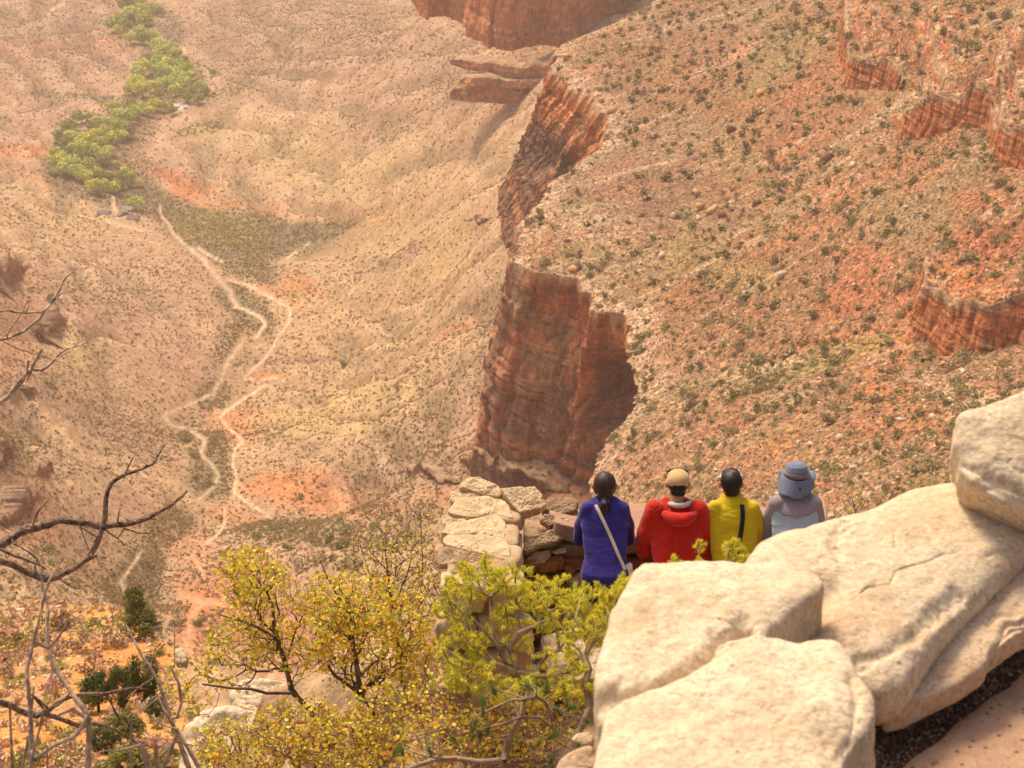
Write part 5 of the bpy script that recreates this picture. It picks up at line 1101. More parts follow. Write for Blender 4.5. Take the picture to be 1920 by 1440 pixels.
# ================================================================ near plants
class Tree:
    def __init__(s): s.p = []; s.par = []; s.rmin = []; s.pl = []
    def add(s, p, par, rm=0.):
        s.p.append(np.array(p, float)); s.par.append(par); s.rmin.append(rm); s.pl.append(0. if par < 0 else s.pl[par]+np.linalg.norm(s.p[-1]-s.p[par])); return len(s.p)-1
    def chain(s, pts, rad, start=-1):
        k = start if start >= 0 else -1; ids = []
        for p, r_ in zip(pts, rad): k = s.add(p, k, r_); ids.append(k)
        return ids
    def nearest(s, q):
        P = np.array(s.p); return int(np.argmin(np.linalg.norm(P-q, axis=1)))
    def grow(s, tips, seg, rng, wig=.12, pen=.3, lift=0.):
        tips = np.asarray(tips); root = s.p[0]; order = np.argsort(np.linalg.norm(tips-root, axis=1)); ends = []
        P = [p for p in s.p]; A = np.array(P); L = np.array(s.pl)
        buf = np.zeros((len(P)+len(tips)*14, 3)); bl = np.zeros(len(buf)); n = len(P); buf[:n] = A; bl[:n] = L
        for t in order:
            q = tips[t]; d = np.linalg.norm(buf[:n]-q, axis=1); j = int(np.argmin(d+pen*bl[:n])); a = buf[j]; D = d[j]; k = min(12, max(1, int(D/seg))); w = rng.normal(0, 1, 3)*wig*D; par = j
            for i in range(1, k+1):
                u = i/k; p = a*(1-u)+q*u+w*math.sin(u*math.pi)*(1-.3*u)+np.array((0, 0, -lift*D*math.sin(u*math.pi)))
                if i < k: p = p+rng.normal(0, 1, 3)*seg*.10
                par = s.add(p, par); buf[n] = p; bl[n] = s.pl[par]; n += 1
            ends.append(par)
        return ends
    def mesh(s, tipr, expo=.5, sides=5, cap=1e9):
        n = len(s.p); w = np.zeros(n); ch = np.zeros(n, int)
        for i in range(n-1, -1, -1):
            if ch[i] == 0: w[i] = 1
            if s.par[i] >= 0: w[s.par[i]] += w[i]; ch[s.par[i]] += 1
        r = np.minimum(tipr*w**expo, cap); r = np.maximum(r, np.array(s.rmin)); V = []; Fa = []; o = 0
        P = np.array(s.p); par = np.array(s.par); m = par >= 0; B = P[m]; A = P[par[m]]; rb = r[m]; ra = np.minimum(r[par[m]], rb*1.5)
        D = B-A; L = np.linalg.norm(D, axis=1)+1e-9; D = D/L[:, None]; u = np.cross(D, np.array((.3, .2, .93))); u /= np.linalg.norm(u, axis=1)[:, None]; v = np.cross(D, u)
        th = np.arange(sides)*2*math.pi/sides; c = np.cos(th); sn = np.sin(th); N = len(A)
        ring = c[None, :, None]*u[:, None]+sn[None, :, None]*v[:, None]
        B2 = B+D*(rb*.4)[:, None]
        V = np.concatenate([A[:, None]+ring*ra[:, None, None], B2[:, None]+ring*rb[:, None, None]], 1).reshape(-1, 3)
        j = np.arange(sides); f = np.stack([j, (j+1) % sides, sides+(j+1) % sides, sides+j], -1); Fa = (np.arange(N)*2*sides)[:, None, None]+f[None]
        return V, Fa.reshape(-1, 4)
def leaves_mesh(P, size, rng, cols, probs, name, mat, parent, droop=.4):
    n = len(P); th = np.array([0, 1.05, 2.1, 3.14, 4.19, 5.24]); rr = np.array([1., .95, .85, .7, .85, .95])
    a = rng.normal(0, 1, (n, 3)); a /= np.linalg.norm(a, axis=1)[:, None]; b = np.cross(a, rng.normal(0, 1, (n, 3))); b /= np.linalg.norm(b, axis=1)[:, None]; c = np.cross(a, b)
    s = size*(.55+.75*rng.random(n)); x = (np.cos(th)*rr); y = (np.sin(th)*rr*.85); z = .25*(np.abs(x))**2
    V = P[:, None]+s[:, None, None]*(x[None, :, None]*a[:, None]+y[None, :, None]*b[:, None]+z[None, :, None]*c[:, None])
    o = (np.arange(n)*6)[:, None, None]; Fa = o+np.array([[0, 1, 2, 3], [0, 3, 4, 5]])[None]
    C = np.array(cols)[rng.choice(len(cols), n, p=probs)]*(.75+.5*rng.random((n, 1))); C = np.repeat(C, 6, 0)
    return mesh_obj(name, V.reshape(-1, 3), Fa.reshape(-1, 4), mat, parent, col=C)
def needles_mesh(P, D, L, w, per, rng, cols, name, mat, parent, spread=.9):
    """bottle-brush tufts: P tips, D directions"""
    n = len(P); P = np.repeat(P, per, 0); D = np.repeat(D, per, 0); m = len(P)
    d = D+spread*rng.normal(0, .62, (m, 3)); d /= np.linalg.norm(d, axis=1)[:, None]
    base = P-D*(rng.random((m, 1))*L*1.1); Ln = L*(.7+.5*rng.random((m, 1))); s = np.cross(d, rng.normal(0, 1, (m, 3))); s /= np.linalg.norm(s, axis=1)[:, None]
    V = np.stack([base-s*w, base+s*w, base+d*Ln*.6+s*w*.8+(0, 0, .002), base+d*Ln], 1).reshape(-1, 3)
    Fa = (np.arange(m)*4)[:, None]+np.array([0, 1, 2, 3])[None]
    tc = np.array(cols)[rng.integers(len(cols), size=n)]; C = np.repeat(np.repeat(tc, per, 0)*(.7+.6*rng.random((m, 1))), 4, 0)
    return mesh_obj(name, V, Fa, mat, parent, col=C)
def px_pts(pts, Y, rng=None, dY=0.):
    Y = np.asarray(Y, float); P = at_y([p[0] for p in pts], [p[1] for p in pts], np.broadcast_to(Y, (len(pts),))); return P
def blob_tips(blobs, rng, mul=1.):
    out = []
    for px, py, rx, ry, Y, dY, n in blobs:
        n = int(n*mul)
        a = rng.random(n)*6.283; r = np.sqrt(rng.random(n)); out.append(at_y(px+rx*r*np.cos(a), py+ry*r*np.sin(a), Y+dY*(rng.random(n)*2-1)*np.sqrt(np.maximum(0, 1.1-r*r))))
    return np.concatenate(out)
def pxm(Y, py): # metres per photo pixel at depth Y
    d = ray(960, py); return Y/d[1]*1.0/FP
YL = [(.90, .70, .05), (.80, .62, .07), (.74, .68, .10), (.92, .54, .06), (.75, .27, .06), (.5, .07, .04), (.55, .56, .10)]
def yellow_bush(label, trunks, blobs, root_i, seed, leaf=.019, per=6, pr=(.30, .24, .24, .08, .03, .01, .10), tipr=.0019, twigs=0, grp='yellow leaved bushes below the camera', mat='twig'):
    r = np.random.default_rng(seed); T = Tree(); base = None
    for i, (pts, Y) in enumerate(trunks):
        P = at_y([p[0] for p in pts], [p[1] for p in pts], np.linspace(Y[0], Y[1], len(pts))); rad = [p[2]*pxm(Y[0], p[1]) *.36 for p in pts]
        st = -1 if i == 0 else T.nearest(P[0]); T.chain(P, rad, st)
    tips = blob_tips([(a, b, c*1.18, d*1.15, e, f, g) for a, b, c, d, e, f, g in blobs], r, 1.45); twigs = int(len(tips)*(.3 if not twigs else .45)); ends = T.grow(tips, .07, r, .16, .22)
    root = empty('yellow_bush', T.p[0]); tag(root, label, 'bush', grp)
    V, Fa = T.mesh(tipr, .46, 5, .02); o = np.array(T.p[0]); mesh_obj('branches', V-o, Fa, MAT[mat], root)
    E = np.array([T.p[e] for e in ends]); par = np.array([T.p[T.par[e]] for e in ends])
    k = len(E)-twigs; E = E[r.permutation(len(E))[:k]] if twigs else E
    P = np.repeat(E, per, 0)+r.normal(0, leaf*1.7, (len(E)*per, 3))
    leaves_mesh(P-o, leaf, r, YL, pr, 'leaves', MAT['leafthin'], root); return root
def pinyon(label, trunks, blobs, seed, L=.035, per=55, cols=((.92, .84, .09), (.80, .77, .08), (.95, .82, .11), (.66, .68, .08)), seg=.08, tipr=.0026, w=.0012, multi=2, extra=None, lift=.0):
    r = np.random.default_rng(seed); T = Tree()
    for i, (pts, Y) in enumerate(trunks):
        P = at_y([p[0] for p in pts], [p[1] for p in pts], np.linspace(Y[0], Y[1], len(pts))); rad = [p[2]*pxm(Y[0], p[1])*.5 for p in pts]
        T.chain(P, rad, -1 if i == 0 else T.nearest(P[0]))
    tips = blob_tips(blobs, r, 1.1); ends = T.grow(tips, seg, r, .2, .25, lift)
    root = empty('pinyon_pine', T.p[0]); tag(root, label, 'tree')
    V, Fa = T.mesh(tipr, .47, 6, .03); o = np.array(T.p[0]); mesh_obj('branches', V-o, Fa, MAT['palebark'], root)
    E = np.array([T.p[e] for e in ends]); A = np.array([T.p[T.par[e]] for e in ends]); D = E-A; D /= np.linalg.norm(D, axis=1)[:, None]+1e-9
    Ps = [E]; Ds = [D]
    for m in range(multi-1):
        Ps.append(E-D*L*(.8+m)+r.normal(0, L*.45, E.shape)); dd = D+r.normal(0, .5, D.shape); Ds.append(dd/np.linalg.norm(dd, axis=1)[:, None])
    P = np.concatenate(Ps); D = np.concatenate(Ds); D = D+np.array((0, 0, .35)); D /= np.linalg.norm(D, axis=1)[:, None]
    needles_mesh(P-o, D, L, w, per, r, cols, 'needles', MAT['leafthin'], root); return root
def dead_branch(label, lines, seed, mat='deadwood', name='dead_branch', grp=None, tw=1.12):
    r = np.random.default_rng(seed); T = Tree()
    for i, (pts, Y) in enumerate(lines):
        n = len(pts); P = at_y([p[0] for p in pts], [p[1] for p in pts], np.linspace(Y[0], Y[1], n))
        rad = np.array([p[2]*pxm(Y[0], p[1]) for p in pts])*.5*tw
        Q, t = resample(np.c_[P, rad], .022); Q[:, :3] += np.stack([fbm(t/.07, k*3., 0, seed+i, 3) for k in range(3)], -1)*.009
        T.chain(Q[:, :3], Q[:, 3]*(1+.22*fbm(t/.03, 0, 0, seed+40+i, 3)), -1 if i == 0 else T.nearest(Q[0, :3]))
        m = max(1, n//3)     # short broken twigs
        for _ in range(m*2):
            j = len(T.p)-1-int(r.integers(len(Q)-1)); d = r.normal(0, 1, 3); d /= np.linalg.norm(d); L_ = .03+.09*r.random()
            T.chain([T.p[j]+d*L_*.5, T.p[j]+d*L_+r.normal(0, .01, 3)], [T.rmin[j]*.25, .0008], j)
    o = np.array(T.p[0]); V, Fa = T.mesh(.0005, .2, 9); ob = mesh_obj(name, V-o, Fa, MAT[mat], smooth=True); ob.location = o; tag(ob, label, 'dead branch', grp); return ob
def build_plants():
    dead_branch('bare forked dead branch reaching in from the left edge, uppermost', [
        ([(-30,640,5),(20,632,5),(50,618,5),(75,595,4.5),(90,572,4.4),(110,550,4),(118,530,3.4),(130,512,2.4),(148,502,1.4)], (9, 9.2)),
        ([(-30,592,4),(15,583,3.8),(45,588,3.6),(80,583,3.2),(100,565,3),(115,552,2.5),(140,543,1.3)], (8.9, 9.2)), ([(12,628,2.6),(30,600,2.2),(45,580,2),(53,565,1.4)], (9, 9)), ([(-10,630,2),(20,648,2),(60,662,2),(90,672,1.6),(125,682,1)], (9, 9.3))], 901, 'deadwood2')
    dead_branch('short crooked dead branch with a snapped stub at the left edge', [
        ([(-30,765,9),(15,746,8.5),(40,715,9),(57,692,8),(80,692,5.5),(100,675,4.6),(125,655,3.4),(150,648,2.4),(168,650,1.2)], (8.5, 8.8)), ([(57,692,6),(70,670,5.4),(80,656,4.2)], (8.5, 8.5)), ([(100,676,2.2),(140,648,1.8),(190,620,.9)], (8.6, 8.8)), ([(50,700,5),(54,686,4),(52,676,3)], (8.5, 8.5)), ([(-20,730,2),(10,712,2),(38,696,1.8)], (8.4, 8.5))], 911, 'deadwood2')
    dead_branch('thick brown dead branch arching across the left side of the canyon', [
        ([(-40,1045,16),(0,1022,16),(30,1002,16),(60,990,15),(90,982,15),(112,975,14),(150,980,13),(190,985,12),(230,985,11),(270,974,9.5),(300,960,7.5),(330,940,6),(352,922,5)], (7.6, 8)),
        ([(192,990,10),(200,960,9),(199,930,8.5),(210,907,8),(235,890,6.4),(265,880,5),(290,868,4),(300,850,2.6),(310,833,1.4)], (7.7, 7.9)), ([(233,893,3.6),(240,875,3),(250,860,2)], (7.8, 7.8)),
        ([(194,985,9),(185,1015,9),(172,1038,9),(155,1056,10),(130,1072,10),(105,1084,11),(80,1085,12),(50,1075,11),(20,1058,11),(-40,1040,11)], (7.7, 7.5)), ([(160,1052,7),(183,1042,5)], (7.7, 7.7)),
        ([(60,990,3.6),(72,955,3.2),(90,937,2)], (7.6, 7.6)), ([(148,985,3),(158,1012,2.6),(165,1030,1.4)], (7.7, 7.7)), ([(198,995,2.6),(230,1018,2),(262,1033,1)], (7.7, 7.9)), ([(235,990,3.2),(262,997,2.6),(290,1003,1.4)], (7.8, 8)),
        ([(-30,1015,5),(30,1042,5),(60,1056,4),(85,1066,3)], (7.5, 7.6)), ([(25,1020,3),(50,1030,3),(70,1050,2.6)], (7.6, 7.6)), ([(105,1084,3),(130,1098,2.4),(150,1104,1.4)], (7.6, 7.7))], 921)
    dead_branch('grey leafless shrub with tall bare stems in the bottom left corner', [
        ([(62,1520,10),(60,1440,9),(57,1380,8.4),(55,1330,7.6),(50,1270,7),(50,1245,6.4),(60,1208,6),(74,1162,5.6),(88,1112,5),(103,1078,4.4),(118,1050,3)], (4.6, 4.9)),
        ([(162,1520,12),(163,1440,11),(165,1380,10),(163,1335,10),(140,1305,8.4),(112,1265,7.4),(92,1225,7),(84,1185,6.4),(89,1135,6),(80,1092,5),(77,1045,3)], (4.6, 5)), ([(90,1218,5.4),(108,1198,5),(128,1172,3.4)], (4.8, 4.8)),
        ([(70,1425,8),(100,1395,8),(145,1378,7),(163,1340,6)], (4.6, 4.7)), ([(60,1430,5),(75,1395,5),(85,1330,3.4)], (4.6, 4.6)), ([(30,1500,6),(50,1400,5),(70,1340,4),(62,1290,3)], (4.7, 4.7)), ([(24,1520,8),(22,1400,6),(15,1320,4)], (4.9, 4.9)), ([(165,1350,8),(140,1330,6),(110,1345,5)], (4.7, 4.7)), ([(90,1500,5),(85,1420,4),(88,1395,3)], (4.6, 4.6))], 931, 'deadwood3', 'dead_shrub')
    dead_branch('blurred pair of grey forked stumps of branch at the bottom edge', [([(245,1520,14),(244,1440,13),(243,1385,11),(245,1345,4)], (4.3, 4.3)), ([(310,1540,14),(300,1470,13),(287,1428,12),(264,1396,10)], (4.2, 4.2)), ([(298,1480,12),(297,1430,11),(295,1392,7)], (4.2, 4.2)), ([(298,1450,9),(312,1415,8),(327,1388,5)], (4.2, 4.2))], 941, 'deadwood3')
    dead_branch('long rough branch sweeping across the dark green junipers', [([(-40,1300,12),(10,1320,12),(40,1336,11),(66,1345,10),(90,1332,9),(118,1310,8),(160,1301,7),(200,1300,6.4),(230,1293,5.6),(260,1288,4)], (7.4, 7.8)), ([(80,1338,9),(120,1350,9),(150,1360,8),(175,1356,8),(210,1366,6),(250,1388,4),(290,1402,3)], (7.5, 7.9)),
        ([(66,1345,5),(110,1320,4),(130,1300,3)], (7.4, 7.4)), ([(200,1302,4),(212,1330,3.6),(232,1360,3)], (7.7, 7.7)), ([(60,1302,4),(80,1320,4),(92,1330,4)], (7.4, 7.4)), ([(290,1402,2),(330,1392,2),(370,1400,1.4)], (7.9, 8))], 951)
    dead_branch('pale thin dead shrub standing against the dark junipers', [([(390,1500,10),(355,1440,9.4),(338,1395,8.4),(325,1358,7.4),(311,1322,6.4),(300,1285,5.8),(285,1254,5),(265,1225,4.6),(250,1205,4),(242,1185,3.4),(235,1171,2.2)], (8.2, 8.6)),
        ([(332,1345,5),(340,1318,5),(336,1285,4.8),(324,1262,4.4),(320,1250,4)], (8.3, 8.4)), ([(400,1500,8),(372,1440,7),(350,1400,6.4),(330,1365,6),(308,1330,5),(298,1308,4)], (8.1, 8.3)), ([(298,1308,2.6),(280,1320,2),(255,1345,1.4)], (8.3, 8.3)), ([(266,1226,2.4),(290,1218,1.4)], (8.5, 8.5)), ([(327,1252,2.6),(326,1200,2),(327,1170,1.2)], (8.4, 8.4)), ([(290,1270,2),(260,1290,2),(235,1310,1.2)], (8.5, 8.5)),
        ([(330,1380,3),(300,1420,2.6),(260,1432,1.6)], (8.2, 8.2)), ([(300,1400,2.4),(280,1440,2),(270,1480,2)], (8.2, 8.2)), ([(330,1365,3),(300,1360,2.4),(280,1340,1.6)], (8.2, 8.2))], 961, 'deadwood3', 'dead_shrub')
    # yellow bushes
    YS = 13.2
    yellow_bush('tall yellow leaved bush with a leaning trunk, left of the others', [([(592,1350,15),(575,1325,15),(558,1308,15),(545,1290,15),(535,1245,14),(521,1200,13),(513,1170,11),(512,1140,9),(500,1110,7),(480,1085,5)], (13., 13.5)), ([(516,1195,9),(480,1175,8),(440,1160,6),(408,1152,5)], (13.2, 13.6)), ([(548,1300,8),(500,1300,9),(470,1292,8),(430,1290,7),(380,1283,5)], (13., 12.6)), ([(535,1245,6),(555,1180,5),(575,1140,4)], (13.2, 13.4)), ([(520,1220,5),(490,1212,4),(450,1222,3)], (13.3, 13.6))],
        [(470,1085,50,50,13.4,.4,110), (500,1140,60,70,13.4,.4,90), (450,1190,60,60,13.5,.4,60), (560,1210,50,60,13.3,.4,50), (430,1060,30,20,13.4,.3,18), (430,1250,50,40,13.3,.4,36), (350,1290,50,50,13.2,.4,26)], 0, 1001)
    yellow_bush('yellow leaved bush with a dark forked trunk, in the middle', [([(697,1390,17),(684,1360,17),(674,1320,17),(673,1285,16),(668,1245,14),(660,1205,13),(662,1182,12),(655,1150,9),(648,1120,7)], (12.9, 13.3)), ([(676,1300,10),(700,1275,9),(722,1255,8)], (13, 13.3)), ([(676,1268,8),(700,1243,7),(722,1232,5)], (13, 13.2)), ([(673,1300,11),(650,1282,10),(627,1266,9),(617,1250,8)], (13, 12.8)), ([(703,1350,11),(698,1330,10),(682,1312,10),(674,1300,9)], (12.9, 13)), ([(690,1370,9),(700,1320,9),(712,1280,8)], (13, 13.3)), ([(660,1190,6),(640,1130,5),(612,1080,4),(600,1050,3)], (13.2, 13.4))],
        [(660,1130,80,50,13.3,.5,130), (720,1160,80,60,13.3,.5,140), (620,1180,60,60,13.2,.5,90), (700,1230,90,60,13.2,.5,140), (770,1220,50,70,13.2,.5,90), (620,1110,50,30,13.4,.3,40)], 0, 1002)
    yellow_bush('wispy pale yellow bush rising beside the left end of the wall', [([(760,1330,9),(752,1260,8),(745,1200,7),(735,1140,6),(728,1080,5),(722,1030,4)], (13.3, 13.9)), ([(745,1200,5),(790,1130,4),(792,1050,3),(788,960,2)], (13.4, 14.1)), ([(740,1160,4),(700,1100,3),(672,1010,2)], (13.5, 13.9))],
        [(745,1070,75,55,13.9,.4,130), (720,1010,40,30,13.9,.3,30), (790,1010,28,50,14.0,.3,40), (700,1050,50,30,13.8,.3,50), (780,1110,45,50,13.8,.4,90), (675,1015,14,12,13.8,.2,8)], 0, 1003, leaf=.012, per=3, pr=(.16, .3, .34, .06, .02, .01, .11), tipr=.0017)
    low = [('low tangle of twigs and orange yellow leaves along the bottom edge, left part', [(470,1400,90,50,12.4,.6,300), (560,1370,80,50,12.6,.6,260), (430,1440,60,30,12.2,.5,130), (400,1400,40,30,12.6,.4,24)], (520,1500), 1011),
      ('low tangle of twigs and orange yellow leaves below the forked trunk', [(650,1400,90,50,12.4,.6,320), (740,1350,80,60,12.5,.6,280), (720,1430,80,30,12.1,.5,160)], (690,1500), 1012),
      ('brown twiggy thicket with few leaves under the pinyon', [(860,1390,90,55,11.6,.5,330), (950,1370,90,55,11.6,.5,280), (1030,1330,60,60,11.7,.5,180), (830,1310,50,60,12,.5,170), (1040,1410,50,40,11.2,.4,60)], (930,1500), 1013)]
    for i, (lab, bl, (bx, by), sd) in enumerate(low):
        yellow_bush(lab, [([(bx,by,8),(bx-10,by-40,7)], (bl[0][4], bl[0][4]+.1)), ([(bx,by,7),(bx+40,by-60,6)], (bl[0][4], bl[0][4]+.1))], bl, 0, sd, leaf=.0175, per=4 if i < 2 else 3, pr=(.24, .22, .26, .10, .05, .02, .11), tipr=.0028, twigs=0 if i < 2 else 1, mat='twigpale')
    yellow_bush('few yellow leaved sprigs poking up behind the largest boulder', [([(1612,1000,4),(1604,960,3),(1598,935,2)], (13, 13)), ([(1612,1000,3),(1660,950,2.4),(1688,900,2)], (13, 13)), ([(1612,1000,3),(1720,930,2.6),(1760,910,2)], (13, 13)), ([(1612,1000,3),(1780,920,2),(1790,895,2)], (13, 13))], [(1600,940,18,22,13,.1,20), (1688,905,10,16,13,.1,9), (1750,907,28,6,13,.1,14), (1788,897,8,10,13,.1,14), (1640,940,30,12,13,.1,14)], 0, 1020, leaf=.010, per=2, pr=(.5, .3, .1, .04, .01, .01, .04), tipr=.0012, grp=None)
    dead_branch('thin bare twigs rising between the red jacket and the yellow top', [([(1335,960,2),(1322,925,1.6),(1310,905,1)], (14.1, 14.2)), ([(1335,965,2.4),(1340,925,2),(1345,908,1)], (14.1, 14.1)), ([(1318,945,1.6),(1330,930,1.2),(1342,915,.8)], (14.1, 14.1)), ([(1310,950,1.6),(1325,950,1.6),(1335,945,1)], (14.1, 14.1))], 1030, 'deadwood3')
    # pinyon pines
    pinyon('yellow green pinyon pine with pale branches in front of the wall', [([(985,1290,26),(968,1262,24),(955,1240,22),(945,1225,20)], (11.5, 11.6)), ([(948,1228,16),(930,1190,13),(922,1150,9),(920,1120,7)], (11.6, 11.8)), ([(948,1228,14),(970,1190,12),(1010,1170,9),(1060,1150,6)], (11.6, 11.9)), ([(968,1262,12),(930,1245,10),(890,1250,8),(850,1260,5)], (11.5, 11.3)), ([(975,1195,9),(968,1140,7),(966,1090,5)], (11.7, 12.)), ([(945,1225,9),(905,1180,8),(875,1150,6)], (11.6, 11.7)), ([(968,1262,12),(1030,1270,9),(1080,1255,7)], (11.5, 11.5))],
        [(890,1085,55,36,11.9,.4,52), (850,1130,38,50,11.7,.4,50), (960,1085,55,28,12,.4,46), (1040,1110,60,36,12,.4,56), (1000,1150,70,40,11.9,.5,60), (1080,1160,55,40,11.9,.4,48), (860,1220,45,50,11.5,.4,50), (900,1270,55,40,11.3,.4,46), (980,1300,70,30,11.2,.4,46), (1050,1250,60,36,11.4,.4,46), (1080,1290,40,30,11.2,.3,26), (940,1200,60,50,11.8,.4,40), (918,1050,14,16,12,.2,8), (870,1065,12,12,12,.2,7), (845,1270,20,30,11.3,.3,12), (812,1280,8,8,11.2,.1,2)], 1101, L=.033, per=80)
    pinyon('second pinyon pine, pressed against the left side of the boulders', [([(1070,1400,14),(1092,1360,14),(1108,1325,14),(1098,1285,13),(1104,1255,14),(1095,1230,13),(1110,1205,12),(1118,1190,10)], (10.9, 11.4)), ([(1118,1190,9),(1150,1140,7),(1180,1095,5)], (11.4, 11.8)), ([(1105,1215,9),(1080,1160,7),(1090,1120,5)], (11.3, 11.6)), ([(1118,1190,6),(1190,1110,6),(1250,1075,5),(1290,1070,5),(1340,1055,4)], (11.4, 11.9))],
        [(1110,1120,40,30,11.7,.3,40), (1160,1110,40,30,11.7,.3,40), (1130,1170,45,36,11.5,.3,44), (1090,1200,40,40,11.5,.3,28), (1185,1085,22,16,11.8,.2,14), (1205,1068,9,8,11.9,.1,3), (1268,1052,9,12,11.9,.1,5), (1258,1060,10,6,11.9,.1,4), (1315,1022,9,9,12.,.1,3), (1310,1048,10,8,12.,.1,4), (1378,1025,22,14,12,.2,11), (1390,1045,18,16,12,.2,9), (1365,1030,12,10,12,.1,4), (1120,1290,26,30,11.2,.2,18)], 1102, L=.033, per=80)
    # close, out of focus pine branch
    r = np.random.default_rng(1200); Yn = 5.6; T = Tree()
    for i, pts in enumerate(([(935,1520,15),(943,1440,14),(948,1410,14),(958,1378,13),(972,1350,12),(980,1332,11),(983,1312,9),(1005,1306,7),(1022,1316,6),(1033,1345,5),(1038,1372,3)], [(983,1312,7),(960,1312,5),(925,1328,5),(890,1345,3.6)], [(974,1345,7),(1010,1345,6),(1032,1362,6),(1055,1380,5),(1080,1392,3.4)], [(974,1345,6),(945,1357,5),(905,1366,3.6)], [(945,1425,11),(900,1428,10),(855,1422,10),(812,1425,9),(770,1440,8),(720,1470,7)], [(830,1423,6),(790,1415,5),(768,1406,4)], [(985,1310,4),(960,1300,3),(925,1292,2.6)])):
        P = at_y([p[0] for p in pts], [p[1] for p in pts], Yn+np.linspace(0, .15, len(pts))); T.chain(P, [p[2]*pxm(Yn, p[1])*.5 for p in pts], -1 if i == 0 else T.nearest(P[0]))
    o = T.p[0]; root = empty('pine_branch', o); tag(root, 'blurred close pine branch curving up from the bottom edge', 'branch')
    tp = [(760,1392),(752,1405),(800,1380),(850,1384),(905,1312),(893,1352),(888,1368),(905,1330),(925,1292),(1008,1280),(1025,1288),(1062,1312),(1045,1330),(1100,1352),(1010,1392),(1035,1420),(742,1408),(915,1365),(1085,1395),(990,1285),(900,1375),(805,1405),(1040,1375),(1075,1325)]
    tips = at_y([p[0] for p in tp], [p[1] for p in tp], Yn+.1*r.random(len(tp))); ends = T.grow(tips, .05, r, .1, .1)
    V, Fa = T.mesh(.0018, .4, 8, .006); mesh_obj('branch', V-o, Fa, MAT['palebark'], root, smooth=True)
    D = np.tile(np.array((0, -.1, 1.)), (len(tips), 1))+r.normal(0, .35, (len(tips), 3)); D /= np.linalg.norm(D, axis=1)[:, None]
    needles_mesh(tips-o, D, .036, .0009, 70, r, [(.16, .24, .06), (.20, .27, .06), (.24, .28, .05)], 'needles', MAT['leafthin'], root, .7)
    build_hillside()
